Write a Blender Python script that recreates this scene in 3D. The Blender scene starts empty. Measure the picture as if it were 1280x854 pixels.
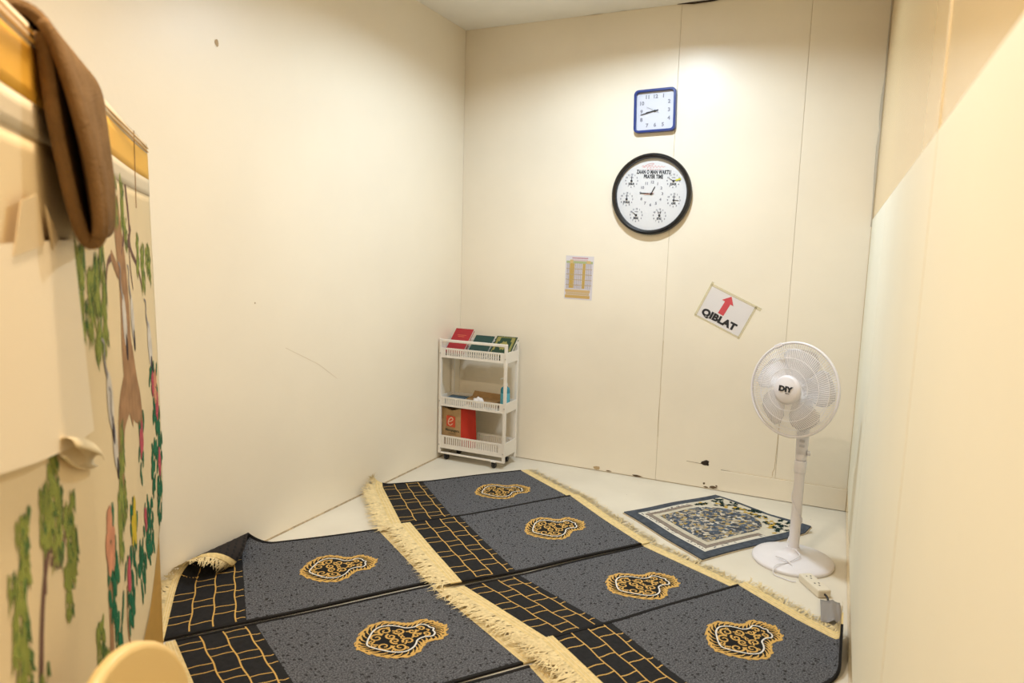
import bpy, bmesh, math, random
from mathutils import Vector, Matrix
random.seed(7)
scene = bpy.context.scene
COL = scene.collection

# ------------------------------------------------------------------ camera
CAM_AXES = ((0.904, 0.080, -0.421), (0.427, -0.104, 0.898), (0.028, -0.991, -0.128))   # world X, Y, Z seen in camera axes (right, down, forward)
def camera():
    cd = bpy.data.cameras.new('camera'); co = bpy.data.objects.new('camera', cd); COL.objects.link(co)
    R = [Vector(r) for r in CAM_AXES]
    right = Vector((R[0].x, R[1].x, R[2].x)).normalized()
    fwd = Vector((R[0].z, R[1].z, R[2].z)); fwd = (fwd - right * fwd.dot(right)).normalized()
    up = right.cross(fwd)
    M = Matrix.Identity(4)
    for i in range(3):
        M[i][0] = right[i]; M[i][1] = up[i]; M[i][2] = -fwd[i]
    M.translation = (0, 0, 1.5)
    co.matrix_world = M
    cd.sensor_width = 36; cd.sensor_fit = 'HORIZONTAL'; cd.lens = 868 / 1280 * 36
    cd.clip_start = 0.02; cd.clip_end = 50
    cd.dof.use_dof = True; cd.dof.focus_distance = 3.9; cd.dof.aperture_fstop = 2.8
    scene.camera = co
camera()

# ------------------------------------------------------------------ world, exposure
w = bpy.data.worlds.new('world'); scene.world = w; w.use_nodes = True
w.node_tree.nodes['Background'].inputs[0].default_value = (1, 0.9, 0.75, 1)
w.node_tree.nodes['Background'].inputs[1].default_value = 0.15
scene.view_settings.view_transform = 'Standard'
scene.view_settings.look = 'None'
scene.view_settings.gamma = 1
scene.view_settings.use_curve_mapping = False
scene.view_settings.exposure = 0.10
LAMPS = ((-1.1, 3.35), (-.95, 0.80))
LAMP_POWER = (42, 43)
LAMP_COLOR = ((0.75, 0.88, 1.0), (1.0, 0.83, 0.63))

# ------------------------------------------------------------------ room numbers (metres)
XL, XR, YB, YF, ZC = -2.545, 0.14, 4.52, -1.3, 3.05

# ------------------------------------------------------------------ materials
def lin(r, g, b):
    f = lambda c: ((c / 255 + 0.055) / 1.055) ** 2.4 if c > 10 else c / 255 / 12.92
    return (f(r), f(g), f(b), 1)
MATS = {}
def mat(name, col, rough=0.5, spec=0.5, metal=0.0, trans=0.0, alpha=1.0, vary=0.0, vscale=4.0, bump=0.0, bscale=60.0, col2=None, coat=0.0, sss=0.0, emit=None):
    if name in MATS: return MATS[name]
    m = bpy.data.materials.new(name); m.use_nodes = True
    nt = m.node_tree; b = nt.nodes['Principled BSDF']
    b.inputs['Base Color'].default_value = col
    b.inputs['Roughness'].default_value = rough
    b.inputs['Specular IOR Level'].default_value = spec
    b.inputs['Metallic'].default_value = metal
    b.inputs['Transmission Weight'].default_value = trans
    b.inputs['Alpha'].default_value = alpha
    b.inputs['Coat Weight'].default_value = coat
    if emit:
        b.inputs['Emission Color'].default_value = emit[0]; b.inputs['Emission Strength'].default_value = emit[1]
    tc = nt.nodes.new('ShaderNodeTexCoord')
    if vary or col2:
        n = nt.nodes.new('ShaderNodeTexNoise'); n.inputs['Scale'].default_value = vscale; n.inputs['Detail'].default_value = 5
        nt.links.new(tc.outputs['Object'], n.inputs['Vector'])
        r = nt.nodes.new('ShaderNodeValToRGB')
        r.color_ramp.elements[0].position = 0.35; r.color_ramp.elements[1].position = 0.65
        c2 = col2 or tuple(max(0, c * (1 - vary)) for c in col[:3]) + (1,)
        r.color_ramp.elements[0].color = c2; r.color_ramp.elements[1].color = col
        nt.links.new(n.outputs['Fac'], r.inputs['Fac']); nt.links.new(r.outputs['Color'], b.inputs['Base Color'])
    if bump:
        n = nt.nodes.new('ShaderNodeTexNoise'); n.inputs['Scale'].default_value = bscale; n.inputs['Detail'].default_value = 3
        nt.links.new(tc.outputs['Object'], n.inputs['Vector'])
        bp = nt.nodes.new('ShaderNodeBump'); bp.inputs['Strength'].default_value = bump; bp.inputs['Distance'].default_value = 0.01
        nt.links.new(n.outputs['Fac'], bp.inputs['Height']); nt.links.new(bp.outputs['Normal'], b.inputs['Normal'])
    MATS[name] = m
    return m

WALLC = (0.90, 0.82, 0.675, 1)
M_wall = mat('cream_wall_paint', WALLC, 0.38, 0.5, vary=0.05, vscale=1.3, bump=0.03, bscale=45)
M_wall_back = mat('cream_panel_paint', (0.90, 0.82, 0.68, 1), 0.34, 0.5, vary=0.06, vscale=1.6, bump=0.02, bscale=30)
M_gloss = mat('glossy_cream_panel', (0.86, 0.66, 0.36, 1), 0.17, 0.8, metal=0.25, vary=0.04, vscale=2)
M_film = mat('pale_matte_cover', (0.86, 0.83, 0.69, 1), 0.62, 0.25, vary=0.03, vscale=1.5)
M_ceil = mat('white_ceiling', (0.95, 0.93, 0.88, 1), 0.7, 0.3, vary=0.05, vscale=3)
M_gap = mat('panel_joint_tan', (0.62, 0.50, 0.33, 1), 0.9)  # darker tan of the wall core and the panel joints
M_bead = mat('joint_bead', (0.82, 0.74, 0.56, 1), 0.5)
M_grime = mat('brown_grime', (0.20, 0.13, 0.07, 1), 0.9, vary=0.5, vscale=40)
M_hole = mat('dark_hole', (0.03, 0.02, 0.015, 1), 0.9)
M_seal = mat('grey_sealant', (0.50, 0.44, 0.34, 1), 0.6)

def floor_mat():
    m = bpy.data.materials.new('pale_floor_paint'); m.use_nodes = True; nt = m.node_tree; b = nt.nodes['Principled BSDF']
    tc = nt.nodes.new('ShaderNodeTexCoord')
    n1 = nt.nodes.new('ShaderNodeTexNoise'); n1.inputs['Scale'].default_value = 2.2; n1.inputs['Detail'].default_value = 6
    r1 = nt.nodes.new('ShaderNodeValToRGB')
    r1.color_ramp.elements[0].position = 0.3; r1.color_ramp.elements[0].color = (0.67, 0.62, 0.52, 1)
    r1.color_ramp.elements[1].position = 0.7; r1.color_ramp.elements[1].color = (0.77, 0.72, 0.61, 1)
    v = nt.nodes.new('ShaderNodeTexVoronoi'); v.inputs['Scale'].default_value = 9
    r2 = nt.nodes.new('ShaderNodeValToRGB'); r2.color_ramp.elements[0].position = 0.022; r2.color_ramp.elements[0].color = (0.25, 0.2, 0.14, 1)
    r2.color_ramp.elements[1].position = 0.03; r2.color_ramp.elements[1].color = (1, 1, 1, 1)
    mx = nt.nodes.new('ShaderNodeMixRGB'); mx.blend_type = 'MULTIPLY'; mx.inputs[0].default_value = 0.7
    for t in (n1, v): nt.links.new(tc.outputs['Object'], t.inputs['Vector'])
    nt.links.new(n1.outputs['Fac'], r1.inputs[0]); nt.links.new(v.outputs['Distance'], r2.inputs[0])
    nt.links.new(r1.outputs[0], mx.inputs[1]); nt.links.new(r2.outputs[0], mx.inputs[2])
    nt.links.new(mx.outputs[0], b.inputs['Base Color'])
    b.inputs['Roughness'].default_value = 0.45; b.inputs['Specular IOR Level'].default_value = 0.4
    return m
M_floor = floor_mat()

# ------------------------------------------------------------------ mesh helpers
class MB:
    """collects shapes; build() links them as one mesh object"""
    def __init__(s): s.v = []; s.f = []; s.uv = []
    def add(s, vs, fs, uvs=None):
        o = len(s.v); s.v += [tuple(p) for p in vs]; s.f += [tuple(i + o for i in f) for f in fs]
        s.uv += (uvs if uvs else [(p[0], p[1]) for p in vs]); return s
    def box(s, x0, x1, y0, y1, z0, z1):
        return s.add([(x, y, z) for z in (z0, z1) for y in (y0, y1) for x in (x0, x1)],
                     [(0, 2, 3, 1), (4, 5, 7, 6), (0, 1, 5, 4), (2, 6, 7, 3), (0, 4, 6, 2), (1, 3, 7, 5)])
    def obox(s, M, sx, sy, sz):
        vs = [M @ Vector((x * sx, y * sy, z * sz)) for z in (-.5, .5) for y in (-.5, .5) for x in (-.5, .5)]
        return s.add(vs, [(0, 2, 3, 1), (4, 5, 7, 6), (0, 1, 5, 4), (2, 6, 7, 3), (0, 4, 6, 2), (1, 3, 7, 5)])
    def lathe(s, prof, n=32, M=None, cap=True):
        M = M or Matrix.Identity(4); vs = []; fs = []
        for r, z in prof:
            for k in range(n):
                a = 2 * math.pi * k / n; vs.append(M @ Vector((r * math.cos(a), r * math.sin(a), z)))
        for i in range(len(prof) - 1):
            for k in range(n):
                a = i * n + k; b = i * n + (k + 1) % n; fs.append((a, b, b + n, a + n))
        if cap:
            fs.append(tuple(reversed(range(n)))); fs.append(tuple(range((len(prof) - 1) * n, len(prof) * n)))
        return s.add(vs, fs)
    def tube(s, pts, r, n=8, closed=False):
        pts = [Vector(p) for p in pts]; m = len(pts); vs = []; fs = []
        rr = r if isinstance(r, (list, tuple)) else [r] * m
        prev = None
        for i, p in enumerate(pts):
            a = pts[(i - 1) % m] if (closed or i > 0) else p; b = pts[(i + 1) % m] if (closed or i < m - 1) else p
            t = (b - a).normalized()
            ref = prev if prev is not None else (Vector((0, 0, 1)) if abs(t.z) < 0.9 else Vector((1, 0, 0)))
            x = (ref - t * ref.dot(t))
            if x.length < 1e-6: x = t.orthogonal()
            x.normalize(); prev = x; y = t.cross(x)
            for k in range(n):
                q = 2 * math.pi * k / n; vs.append(p + (x * math.cos(q) + y * math.sin(q)) * rr[i])
        for i in range(m if closed else m - 1):
            for k in range(n):
                a = i * n + k; b = i * n + (k + 1) % n; c = (i + 1) % m * n
                fs.append((a, b, c + (k + 1) % n, c + k))
        if not closed:
            fs.append(tuple(reversed(range(n)))); fs.append(tuple(range((m - 1) * n, m * n)))
        return s.add(vs, fs)
    def prism(s, poly, z0, z1, M=None):
        M = M or Matrix.Identity(4); n = len(poly)
        vs = [M @ Vector((x, y, z0)) for x, y in poly] + [M @ Vector((x, y, z1)) for x, y in poly]
        fs = [tuple(reversed(range(n))), tuple(range(n, 2 * n))] + [(i, (i + 1) % n, (i + 1) % n + n, i + n) for i in range(n)]
        return s.add(vs, fs)
    def build(s, name, m, parent=None, smooth=False, bevel=0, segs=2, sub=0):
        me = bpy.data.meshes.new(name); me.from_pydata(s.v, [], s.f)
        uvl = me.uv_layers.new(name='uv')
        for l in me.loops: uvl.data[l.index].uv = s.uv[l.vertex_index]
        me.materials.append(m)
        if smooth:
            for p in me.polygons: p.use_smooth = True
        me.update()
        return link(name, me, parent, smooth, bevel, segs, sub)
def link(name, me, parent=None, smooth=False, bevel=0, segs=2, sub=0):
    o = bpy.data.objects.new(name, me); COL.objects.link(o)
    if parent: o.parent = parent
    if bevel:
        b = o.modifiers.new('bevel', 'BEVEL'); b.width = bevel; b.segments = segs; b.limit_method = 'ANGLE'; b.angle_limit = math.radians(40)
    if sub:
        b = o.modifiers.new('sub', 'SUBSURF'); b.levels = sub; b.render_levels = sub
    if smooth:
        b = o.modifiers.new('wn', 'WEIGHTED_NORMAL') if bevel else None
    return o
def autosmooth(o, deg=40):
    me = o.data
    bm = bmesh.new(); bm.from_mesh(me)
    for e in bm.edges:
        if len(e.link_faces) == 2 and e.calc_face_angle(0) > math.radians(deg): e.smooth = False
    for f in bm.faces: f.smooth = True
    bm.to_mesh(me); bm.free(); return o
def thing(name, label, cat, loc=(0, 0, 0), rz=0, group=None):
    o = bpy.data.objects.new(name, None); COL.objects.link(o); o.location = loc; o.rotation_euler = (0, 0, rz); o.empty_display_size = 0.05
    return tag(o, label, cat, group)
def tag(o, label, cat, group=None):
    o['label'] = label; o['category'] = cat
    if group: o['group'] = group
    return o
def struct(o): o['kind'] = 'structure'; return o
def spline(pts, n=6, closed=False):
    P = [Vector(p) for p in pts]; m = len(P); out = []
    for i in range(m if closed else m - 1):
        g = lambda k: P[k % m] if closed else P[max(0, min(m - 1, k))]
        a, b, c, d = g(i - 1), g(i), g(i + 1), g(i + 2)
        for k in range(n):
            t = k / n
            out.append(0.5 * ((2 * b) + (c - a) * t + (2 * a - 5 * b + 4 * c - d) * t * t + (3 * b - a - 3 * c + d) * t ** 3))
    if not closed: out.append(P[-1])
    return out
def text(name, body, size, M, m, parent=None, depth=0.0004, bold=0.0, xs=1.0, space=1.0):
    c = bpy.data.curves.new(name, 'FONT'); c.body = body; c.size = size; c.align_x = 'CENTER'; c.align_y = 'CENTER'
    c.extrude = depth; c.offset = bold; c.space_character = space; c.resolution_u = 3
    t = bpy.data.objects.new(name, c); COL.objects.link(t)
    dg = bpy.context.evaluated_depsgraph_get(); me = bpy.data.meshes.new_from_object(t.evaluated_get(dg))
    bpy.data.objects.remove(t); bpy.data.curves.remove(c)
    me.transform(M @ Matrix.Diagonal((xs, 1, 1, 1))); me.materials.clear(); me.materials.append(m); me.name = name
    return link(name, me, parent)
def mesh_copy(o, parent, M=None):
    c = o.copy(); COL.objects.link(c); c.parent = parent
    if M is not None: c.matrix_local = M
    return c

# ================================================================== ROOM
def room():
    struct(MB().box(XL - .1, XR + .1, YF - .1, YB + .1, -.1, 0).build('floor', M_floor))
    ce = struct(MB().box(XL - .1, XR + .1, YF - .1, YB + .1, ZC, ZC + .1).build('ceiling', M_ceil))
    # flaking paint along the joint over the back wall
    for x, l, zc in ((-1.63, .10, .004), (-1.42, .05, .003), (-1.05, .26, .010)):
        m = MB(); n = 9
        pts = [(x + l * i / (n - 1), YB - .002 - .012 * math.sin(math.pi * i / (n - 1)) * random.uniform(.6, 1.3), ZC - zc * math.sin(math.pi * i / (n - 1)) * random.uniform(.6, 1.4) - .0015) for i in range(n)]
        base = [(p[0], YB - .001, ZC - .0005) for p in pts]
        m.add(pts + base, [(i, i + 1, i + 1 + n, i + n) for i in range(n - 1)])
        m.build('flaked_paint', M_grime if l > .2 else M_bead, ce)
    # long bare gap where the board has come away
    MB().prism([(-1.05, 0), (-.95, -.012), (-.83, -.010), (-.74, 0)], 0, .003, Matrix.Translation((0, YB - .004, ZC)) @ Matrix.Rotation(math.radians(90), 4, 'X')).build('bare_gap', M_hole, ce)
    lw = struct(MB().box(XL - .1, XL, YF, YB, 0, ZC).build('wall_left', M_wall))
    # chips and scratches on the left wall
    def flake(name, y, z, sy, sz, m):
        P = [(XL + .0012, y + sy * math.cos(a) * random.uniform(.6, 1.2), z + sz * math.sin(a) * random.uniform(.6, 1.2)) for a in [k * math.pi / 4 for k in range(8)]]
        MB().add(P, [tuple(range(8))]).build(name, m, lw)
    M_chip = mat('chipped_plaster', (0.50, 0.38, 0.24, 1), 0.9)
    flake('paint_chip', 2.31, 2.37, .013, .016, M_chip)
    flake('paint_chip', 4.25, .63, .010, .006, M_chip)
    flake('paint_chip', 2.50, 1.22, .006, .005, M_chip)
    sc = MB().tube([(XL + .0005, 2.7, .98), (XL + .0005, 2.95, .86), (XL + .0005, 3.1, .76)], .0006, 4)
    sc.build('scratch', mat('faint_scratch', (.62, .5, .33, 1), .8), lw)
    MB().box(XL, XL + .006, 1.0, YB, 0, .007).build('joint_grime', mat('tan_joint', (0.60, 0.47, 0.30, 1), .8, vary=.4, vscale=30), lw)
    struct(MB().box(XL - .1, XR + .1, YF - .1, YF, 0, ZC).build('wall_front', M_wall))
    # back wall: cream panels on a dark core
    bw = struct(MB().box(XL - .1, XR + .1, YB + .006, YB + .1, 0, ZC).build('wall_back', M_gap))
    for a, b in ((XL, -1.0207), (-1.0193, -.2707), (-.2693, XR)):
        MB().box(a, b, YB, YB + .0065, .005, ZC).build('panel', M_wall_back, bw, bevel=.001, segs=1)
    MB().box(-.60, XR - .002, YB - .005, YB - .0005, .004, .138).build('kick_panel', M_wall_back, bw, bevel=.0012, segs=1)
    MB().box(-.60, XR - .002, YB - .0035, YB - .0002, .138, .1405).build('kick_joint', M_gap, bw)
    def blob(name, x, z, r, m, k=9, sx=1, sz=1):
        P = [(x + sx * r * math.cos(a) * random.uniform(.6, 1.25), YB - .0014, z + sz * r * math.sin(a) * random.uniform(.6, 1.25)) for a in [-q * 2 * math.pi / k for q in range(k)]]
        MB().add(P, [tuple(range(k))]).build(name, m, bw)
    blob('hole', -.70, .172, .024, M_hole, 9, 1.1, .8)
    blob('hole', -.685, .162, .010, M_hole)
    for x, z, r, sx, sz in ((-.70, .035, .008, 1.2, 1), (-.64, .018, .014, 2.2, .6), (-.69, .012, .008, 2, .6), (-.10, .016, .018, 1.6, .5), (-.62, .03, .006, 1, 1), (-1.15, .01, .012, 3, .5), (-1.35, .012, .008, 3, .5), (.05, .016, .010, 2, .5)):
        blob('grime_spot', x, z, r, M_grime, 8, sx, sz)
    blob('peeled_chip', -1.43, .02, .028, mat('tan_peel', (0.50, 0.36, 0.2, 1), .9), 7, 1.0, .5)
    for x0, x1, z0, z1 in ((-.82, -.72, .166, .163), (-.60, -.54, .142, .140)):
        MB().tube([(x0, YB - .0006, z0), (x1, YB - .0006, z1)], .0011, 4).build('scratch', M_grime, bw)
    # cracked joint between the panels
    for pts in ([(-.268, .62), (-.272, .5), (-.274, .33), (-.279, .20), (-.288, .178), (-.288, .15)], [(-1.018, .95), (-1.021, .7), (-1.019, .62), (-1.023, .42), (-1.02, .30)]):
        MB().tube([(x, YB - .0006, z) for x, z in pts], .0017, 4).build('cracked_joint', M_gap, bw)
    # right wall: glossy panels with matte sheet pinned over the middle of each
    rw = struct(MB().box(XR + .006, XR + .1, YF, YB, 0, ZC).build('wall_right', M_gap))
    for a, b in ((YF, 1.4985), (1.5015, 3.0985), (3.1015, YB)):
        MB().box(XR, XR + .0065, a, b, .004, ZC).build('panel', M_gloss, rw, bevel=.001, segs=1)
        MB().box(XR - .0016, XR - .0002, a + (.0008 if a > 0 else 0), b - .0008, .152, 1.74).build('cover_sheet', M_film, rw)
    MB().box(XR - .0022, XR + .004, 1.4970, 1.5030, 0.004, ZC).build('joint_bead', M_bead, rw)
    # sealant bead in the far corner
    pts = [(XR - .003, YB - .003, z) for z in (0.02, .6, 1.2)]
    bead = [(XR - .004 + random.uniform(-.001, .001), YB - .004, z) for z in [1.70 + .09 * i for i in range(16)]]
    MB().tube(bead, [.009 + random.uniform(-.003, .006) if 1 < i < 9 else .005 for i in range(16)], 8).build('trim_1', M_seal)['kind'] = 'structure'
    MB().tube([(XR - .003, YB - .003, 0.01), (XR - .003, YB - .003, 1.70)], .0022, 6).build('trim_2', M_gap)['kind'] = 'structure'
room()

# ================================================================== CEILING LAMP
def ceiling_lamp(i, label):
    t = thing('ceiling_lamp', label, 'lamp', (LAMPS[i][0], LAMPS[i][1], ZC), 0, 'ceiling lamps')
    m = mat('white_lamp_metal', (0.85, 0.85, 0.85, 1), 0.5)
    autosmooth(MB().lathe([(.20, 0), (.20, -.058), (.196, -.062), (.190, -.062), (.188, -.058), (.188, -.004), (.10, -.003)], 48, cap=False).build('housing', m, t))
    autosmooth(MB().lathe([(.10, -.002), (.098, -.008)], 40).build('diffuser', mat('lamp_diffuser_%d' % i, (0.9, 0.9, 0.9, 1), .6, emit=(LAMP_COLOR[i] + (1,), 8.0)), t))
    ld = bpy.data.lights.new('lamp_light', 'AREA'); ld.shape = 'DISK'; ld.size = .18; ld.energy = LAMP_POWER[i]; ld.color = LAMP_COLOR[i]
    lo = bpy.data.objects.new('lamp_light', ld); COL.objects.link(lo); lo.parent = t; lo.location = (0, 0, -.011)
ceiling_lamp(0, 'round white ceiling lamp over the prayer rugs')
ceiling_lamp(1, 'round white ceiling lamp between the board and the right wall')

# ================================================================== PRAYER RUGS
M_field = None
def rug_field_mat():
    m = bpy.data.materials.new('grey_woven_field'); m.use_nodes = True; nt = m.node_tree; b = nt.nodes['Principled BSDF']
    uv = nt.nodes.new('ShaderNodeUVMap'); uv.uv_map = 'uv'
    n1 = nt.nodes.new('ShaderNodeTexNoise'); n1.inputs['Scale'].default_value = 160; n1.inputs['Detail'].default_value = 4; n1.inputs['Roughness'].default_value = .7
    r1 = nt.nodes.new('ShaderNodeValToRGB'); r1.color_ramp.elements[0].position = .40; r1.color_ramp.elements[0].color = (.030, .031, .036, 1)
    r1.color_ramp.elements[1].position = .60; r1.color_ramp.elements[1].color = (.165, .168, .185, 1)
    nd = nt.nodes.new('ShaderNodeTexNoise'); nd.inputs['Scale'].default_value = 90
    mxv = nt.nodes.new('ShaderNodeMixRGB'); mxv.inputs[0].default_value = .014
    v = nt.nodes.new('ShaderNodeTexVoronoi'); v.inputs['Scale'].default_value = 36; v.inputs['Randomness'].default_value = .85
    r2 = nt.nodes.new('ShaderNodeValToRGB'); r2.color_ramp.elements[0].position = .16; r2.color_ramp.elements[0].color = (.22, .21, .2, 1)
    r2.color_ramp.elements[1].position = .27; r2.color_ramp.elements[1].color = (1, 1, 1, 1)
    mx = nt.nodes.new('ShaderNodeMixRGB'); mx.blend_type = 'MULTIPLY'; mx.inputs[0].default_value = .95
    nt.links.new(uv.outputs[0], n1.inputs['Vector']); nt.links.new(uv.outputs[0], nd.inputs['Vector'])
    nt.links.new(uv.outputs[0], mxv.inputs[1]); nt.links.new(nd.outputs['Color'], mxv.inputs[2]); nt.links.new(mxv.outputs[0], v.inputs['Vector'])
    nt.links.new(n1.outputs['Fac'], r1.inputs[0]); nt.links.new(v.outputs['Distance'], r2.inputs[0])
    nt.links.new(r1.outputs[0], mx.inputs[1]); nt.links.new(r2.outputs[0], mx.inputs[2]); nt.links.new(mx.outputs[0], b.inputs['Base Color'])
    bp = nt.nodes.new('ShaderNodeBump'); bp.inputs['Strength'].default_value = .25; bp.inputs['Distance'].default_value = .003
    nt.links.new(n1.outputs['Fac'], bp.inputs['Height']); nt.links.new(bp.outputs[0], b.inputs['Normal'])
    b.inputs['Roughness'].default_value = .9; b.inputs['Specular IOR Level'].default_value = .15
    return m
M_field = rug_field_mat()
M_brick = mat('black_woven_panel', (.016, .016, .018, 1), .8, .2, vary=.35, vscale=60, bump=.15, bscale=300)
M_bind = mat('black_binding', (.010, .009, .009, 1), .8, .2)
M_goldy = mat('gold_thread', (.60, .365, .095, 1), .6, .3)
M_whitey = mat('white_thread', (.72, .70, .66, 1), .7, .2)
M_medb = mat('medallion_black', (.012, .012, .013, 1), .85, .15)
M_band = mat('cream_woven_band', (.80, .62, .30, 1), .85, .1, vary=.2, vscale=60)
M_fringe = mat('cream_fringe_yarn', (.84, .68, .38, 1), .85, .1, vary=.2, vscale=60)
M_back = mat('rug_backing', (.035, .03, .028, 1), .9, .1)

MED_OUT = [(-.152, 0), (-.140, .035), (-.108, .080), (-.065, .118), (-.012, .136), (.035, .122), (.066, .094), (.088, .078), (.116, .074), (.150, .080), (.180, .056), (.196, .026), (.212, 0)]
MED_WHT = [(-.114, 0), (-.104, .024), (-.080, .056), (-.050, .088), (-.012, .104), (.024, .094), (.048, .074), (.068, .050), (.100, .042), (.130, .050), (.150, .032), (.152, .014), (.162, 0)]
def sym(h): return h + [(u, -v) for u, v in reversed(h[1:-1])]
def spiral(cu, cv, r, a0, turns, sgn, n=22):
    return [(cu + r * (1 - .82 * i / n) * math.cos(a0 + sgn * turns * 2 * math.pi * i / n), cv + r * (1 - .82 * i / n) * math.sin(a0 + sgn * turns * 2 * math.pi * i / n)) for i in range(n + 1)]
def flat_ribbon(pts, wd, closed=False):
    """2D ribbon of quads; wd number or list"""
    n = len(pts); L = []; R = []
    for i in range(n):
        a = pts[(i - 1) % n] if closed or i else pts[i]; b = pts[(i + 1) % n] if closed or i < n - 1 else pts[i]
        dx, dy = b[0] - a[0], b[1] - a[1]; l = math.hypot(dx, dy) or 1
        w_ = (wd[i] if isinstance(wd, list) else wd) / 2
        L.append((pts[i][0] - dy / l * w_, pts[i][1] + dx / l * w_)); R.append((pts[i][0] + dy / l * w_, pts[i][1] - dx / l * w_))
    vs = L + R
    fs = [(i, (i + 1) % n, (i + 1) % n + n, i + n) for i in range(n if closed else n - 1)]
    return vs, fs
def sp2(pts, n=5, closed=False): return [(p.x, p.y) for p in spline([(a, b, 0) for a, b in pts], n, closed)]

def make_rug(label, corners, L=1.05, W=.70, z0=.002, zl=0., zt=0., roll=None, wall=None, seed=1, ncol=None, wob=.004, med=(.70, .35), lband=.055, lfr=(.07, .125), right=True, left_fringe=True):
    """corners: far-left, far-right, near-right, near-left on the floor; u runs along the length, v across"""
    rnd = random.Random(seed)
    TL, TR, BR, BL = [Vector(c) for c in corners]
    ph = rnd.uniform(0, 6)
    ctr = sum((c for c in (TL, TR, BR, BL)), Vector((0, 0))) / 4
    def base(u, v):
        s, t = u / L, v / W
        sc, tcl = s, t
        p = TL * (1 - s) * (1 - t) + TR * s * (1 - t) + BR * s * t + BL * (1 - s) * t
        bow = wob * math.sin(u * 7 + ph) * (1 if t < .5 else 1)
        d = (BL - TL).normalized()
        p = p + d * bow * .8
        z = z0 + zl * max(0, 1 - s * 3) + zt * max(0, 1 - t * 2) + .0012 * (1 + math.sin(u * 9 + v * 5 + ph))
        x, y = p.x, p.y
        if roll and x < roll[0]:
            e = roll[0] - x; r = roll[1]; th = e / r
            x = roll[0] - r * math.sin(th); z += r * (1 - math.cos(th))
            if th > math.pi * .9: pass
        if wall is not None and x > wall:
            e = x - wall; r = .03; th = min(e / r, math.pi / 2); ex = max(0, e - r * math.pi / 2)
            x = wall + r * math.sin(th); z += r * (1 - math.cos(th)) + ex
        return Vector((x, y, z))
    def f(u, v, h):
        p = base(u, v); e = .002
        n = (base(u + e, v) - base(u - e, v)).cross(base(u, v - e) - base(u, v + e)).normalized()
        if n.z < 0 and not roll: n = -n
        return p + n * h - Vector((ctr.x, ctr.y, 0))
    root = thing('prayer_rug', label, 'rug', (ctr.x, ctr.y, 0), 0, 'grey prayer rugs with gold brick pattern')
    def slab(u0, u1, v0, v1, h0, h1, nu, nv, name, m, smooth=True):
        vs = []; uv = []
        for h in (h0, h1):
            for j in range(nv + 1):
                for i in range(nu + 1):
                    u = u0 + (u1 - u0) * i / nu; v = v0 + (v1 - v0) * j / nv
                    vs.append(f(u, v, h)); uv.append((u + seed * 3.1, v))
        k = (nu + 1) * (nv + 1); fs = []
        idx = lambda i, j: j * (nu + 1) + i
        for j in range(nv):
            for i in range(nu):
                a, b, c, d = idx(i, j), idx(i + 1, j), idx(i + 1, j + 1), idx(i, j + 1)
                fs.append((a, b, c, d)); fs.append((a + k, d + k, c + k, b + k))
        for i in range(nu):
            for j, fl in ((0, 1), (nv, 0)):
                a, b = idx(i, j), idx(i + 1, j); fs.append((a, a + k, b + k, b) if fl else (a, b, b + k, a + k))
        for j in range(nv):
            for i, fl in ((0, 0), (nu, 1)):
                a, b = idx(i, j), idx(i, j + 1); fs.append((a, a + k, b + k, b) if fl else (a, b, b + k, a + k))
        return autosmooth(MB().add(vs, fs, uv).build(name, m, root), 50)
    def decal(shapes, h, name, m, parent=root):
        mb = MB()
        for vs, fs in shapes: mb.add([f(u, v, h) for u, v in vs], fs, [tuple(q) for q in vs])
        return mb.build(name, m, parent)
    UB = .29
    slab(0, L, 0, W, -.001, .0004, 40, 26, 'backing', M_back)
    fld = slab(UB, L, .012, W - .012, .0004, .006, 36, 24, 'field', M_field)
    brk = slab(0, UB, .012, W - .012, .0004, .006, 18, 24, 'brick_panel', M_brick)
    for a, b in ((0, .013), (W - .013, W)): slab(0, L, a, b, 0, .0085, 60, 1, 'edge_binding', M_bind)
    # gold courses on the black panel
    rib = []
    ul = (.083, .167, .250)
    for u in ul:
        pts = [(u + .0025 * math.sin(k * .9 + seed), .012 + (W - .024) * k / 30) for k in range(31)]
        rib.append(flat_ribbon(pts, .0056))
    rows = (0,) + ul + (UB - .004,)
    for k in range(4):
        off = (.045, .125, .03, .095)[k] + rnd.uniform(-.008, .008)
        v = off - .17
        while v < W:
            for q in (v, v + .052):
                if .02 < q < W - .02:
                    pts = [(rows[k] + (rows[k + 1] - rows[k]) * i / 6, q + .0022 * math.sin(i + q * 40)) for i in range(7)]
                    rib.append(flat_ribbon(pts, .0046))
            v += .17
    decal(rib, .0068, 'gold_course_lines', M_goldy, brk)
    # medallion
    mu, mv = med
    S = lambda P: [(mu + a, mv + b) for a, b in P]
    out = sp2(sym(MED_OUT), 5, True); wht = sp2(sym(MED_WHT), 5, True)
    n = len(out)
    rings = [[(a * q, b * q) for a, b in out] for q in (1.0, .66, .33)]
    vs = [p for r in rings for p in r] + [(.0, 0)]
    fs = [(r * n + i, r * n + (i + 1) % n, (r + 1) * n + (i + 1) % n, (r + 1) * n + i) for r in range(2) for i in range(n)] + [(2 * n + i, 2 * n + (i + 1) % n, 3 * n) for i in range(n)]
    md = decal([(S(vs), fs)], .0066, 'medallion', M_medb)
    G = []
    wd = [.011 + .004 * math.sin(i * 2.1) for i in range(n)]
    o2 = [(a * (1 + .018 * math.sin(i * 1.3)), b * (1 + .018 * math.sin(i * 1.3))) for i, (a, b) in enumerate(out)]
    G.append(flat_ribbon(S(o2), wd, True))
    nw = len(wht)
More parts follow.
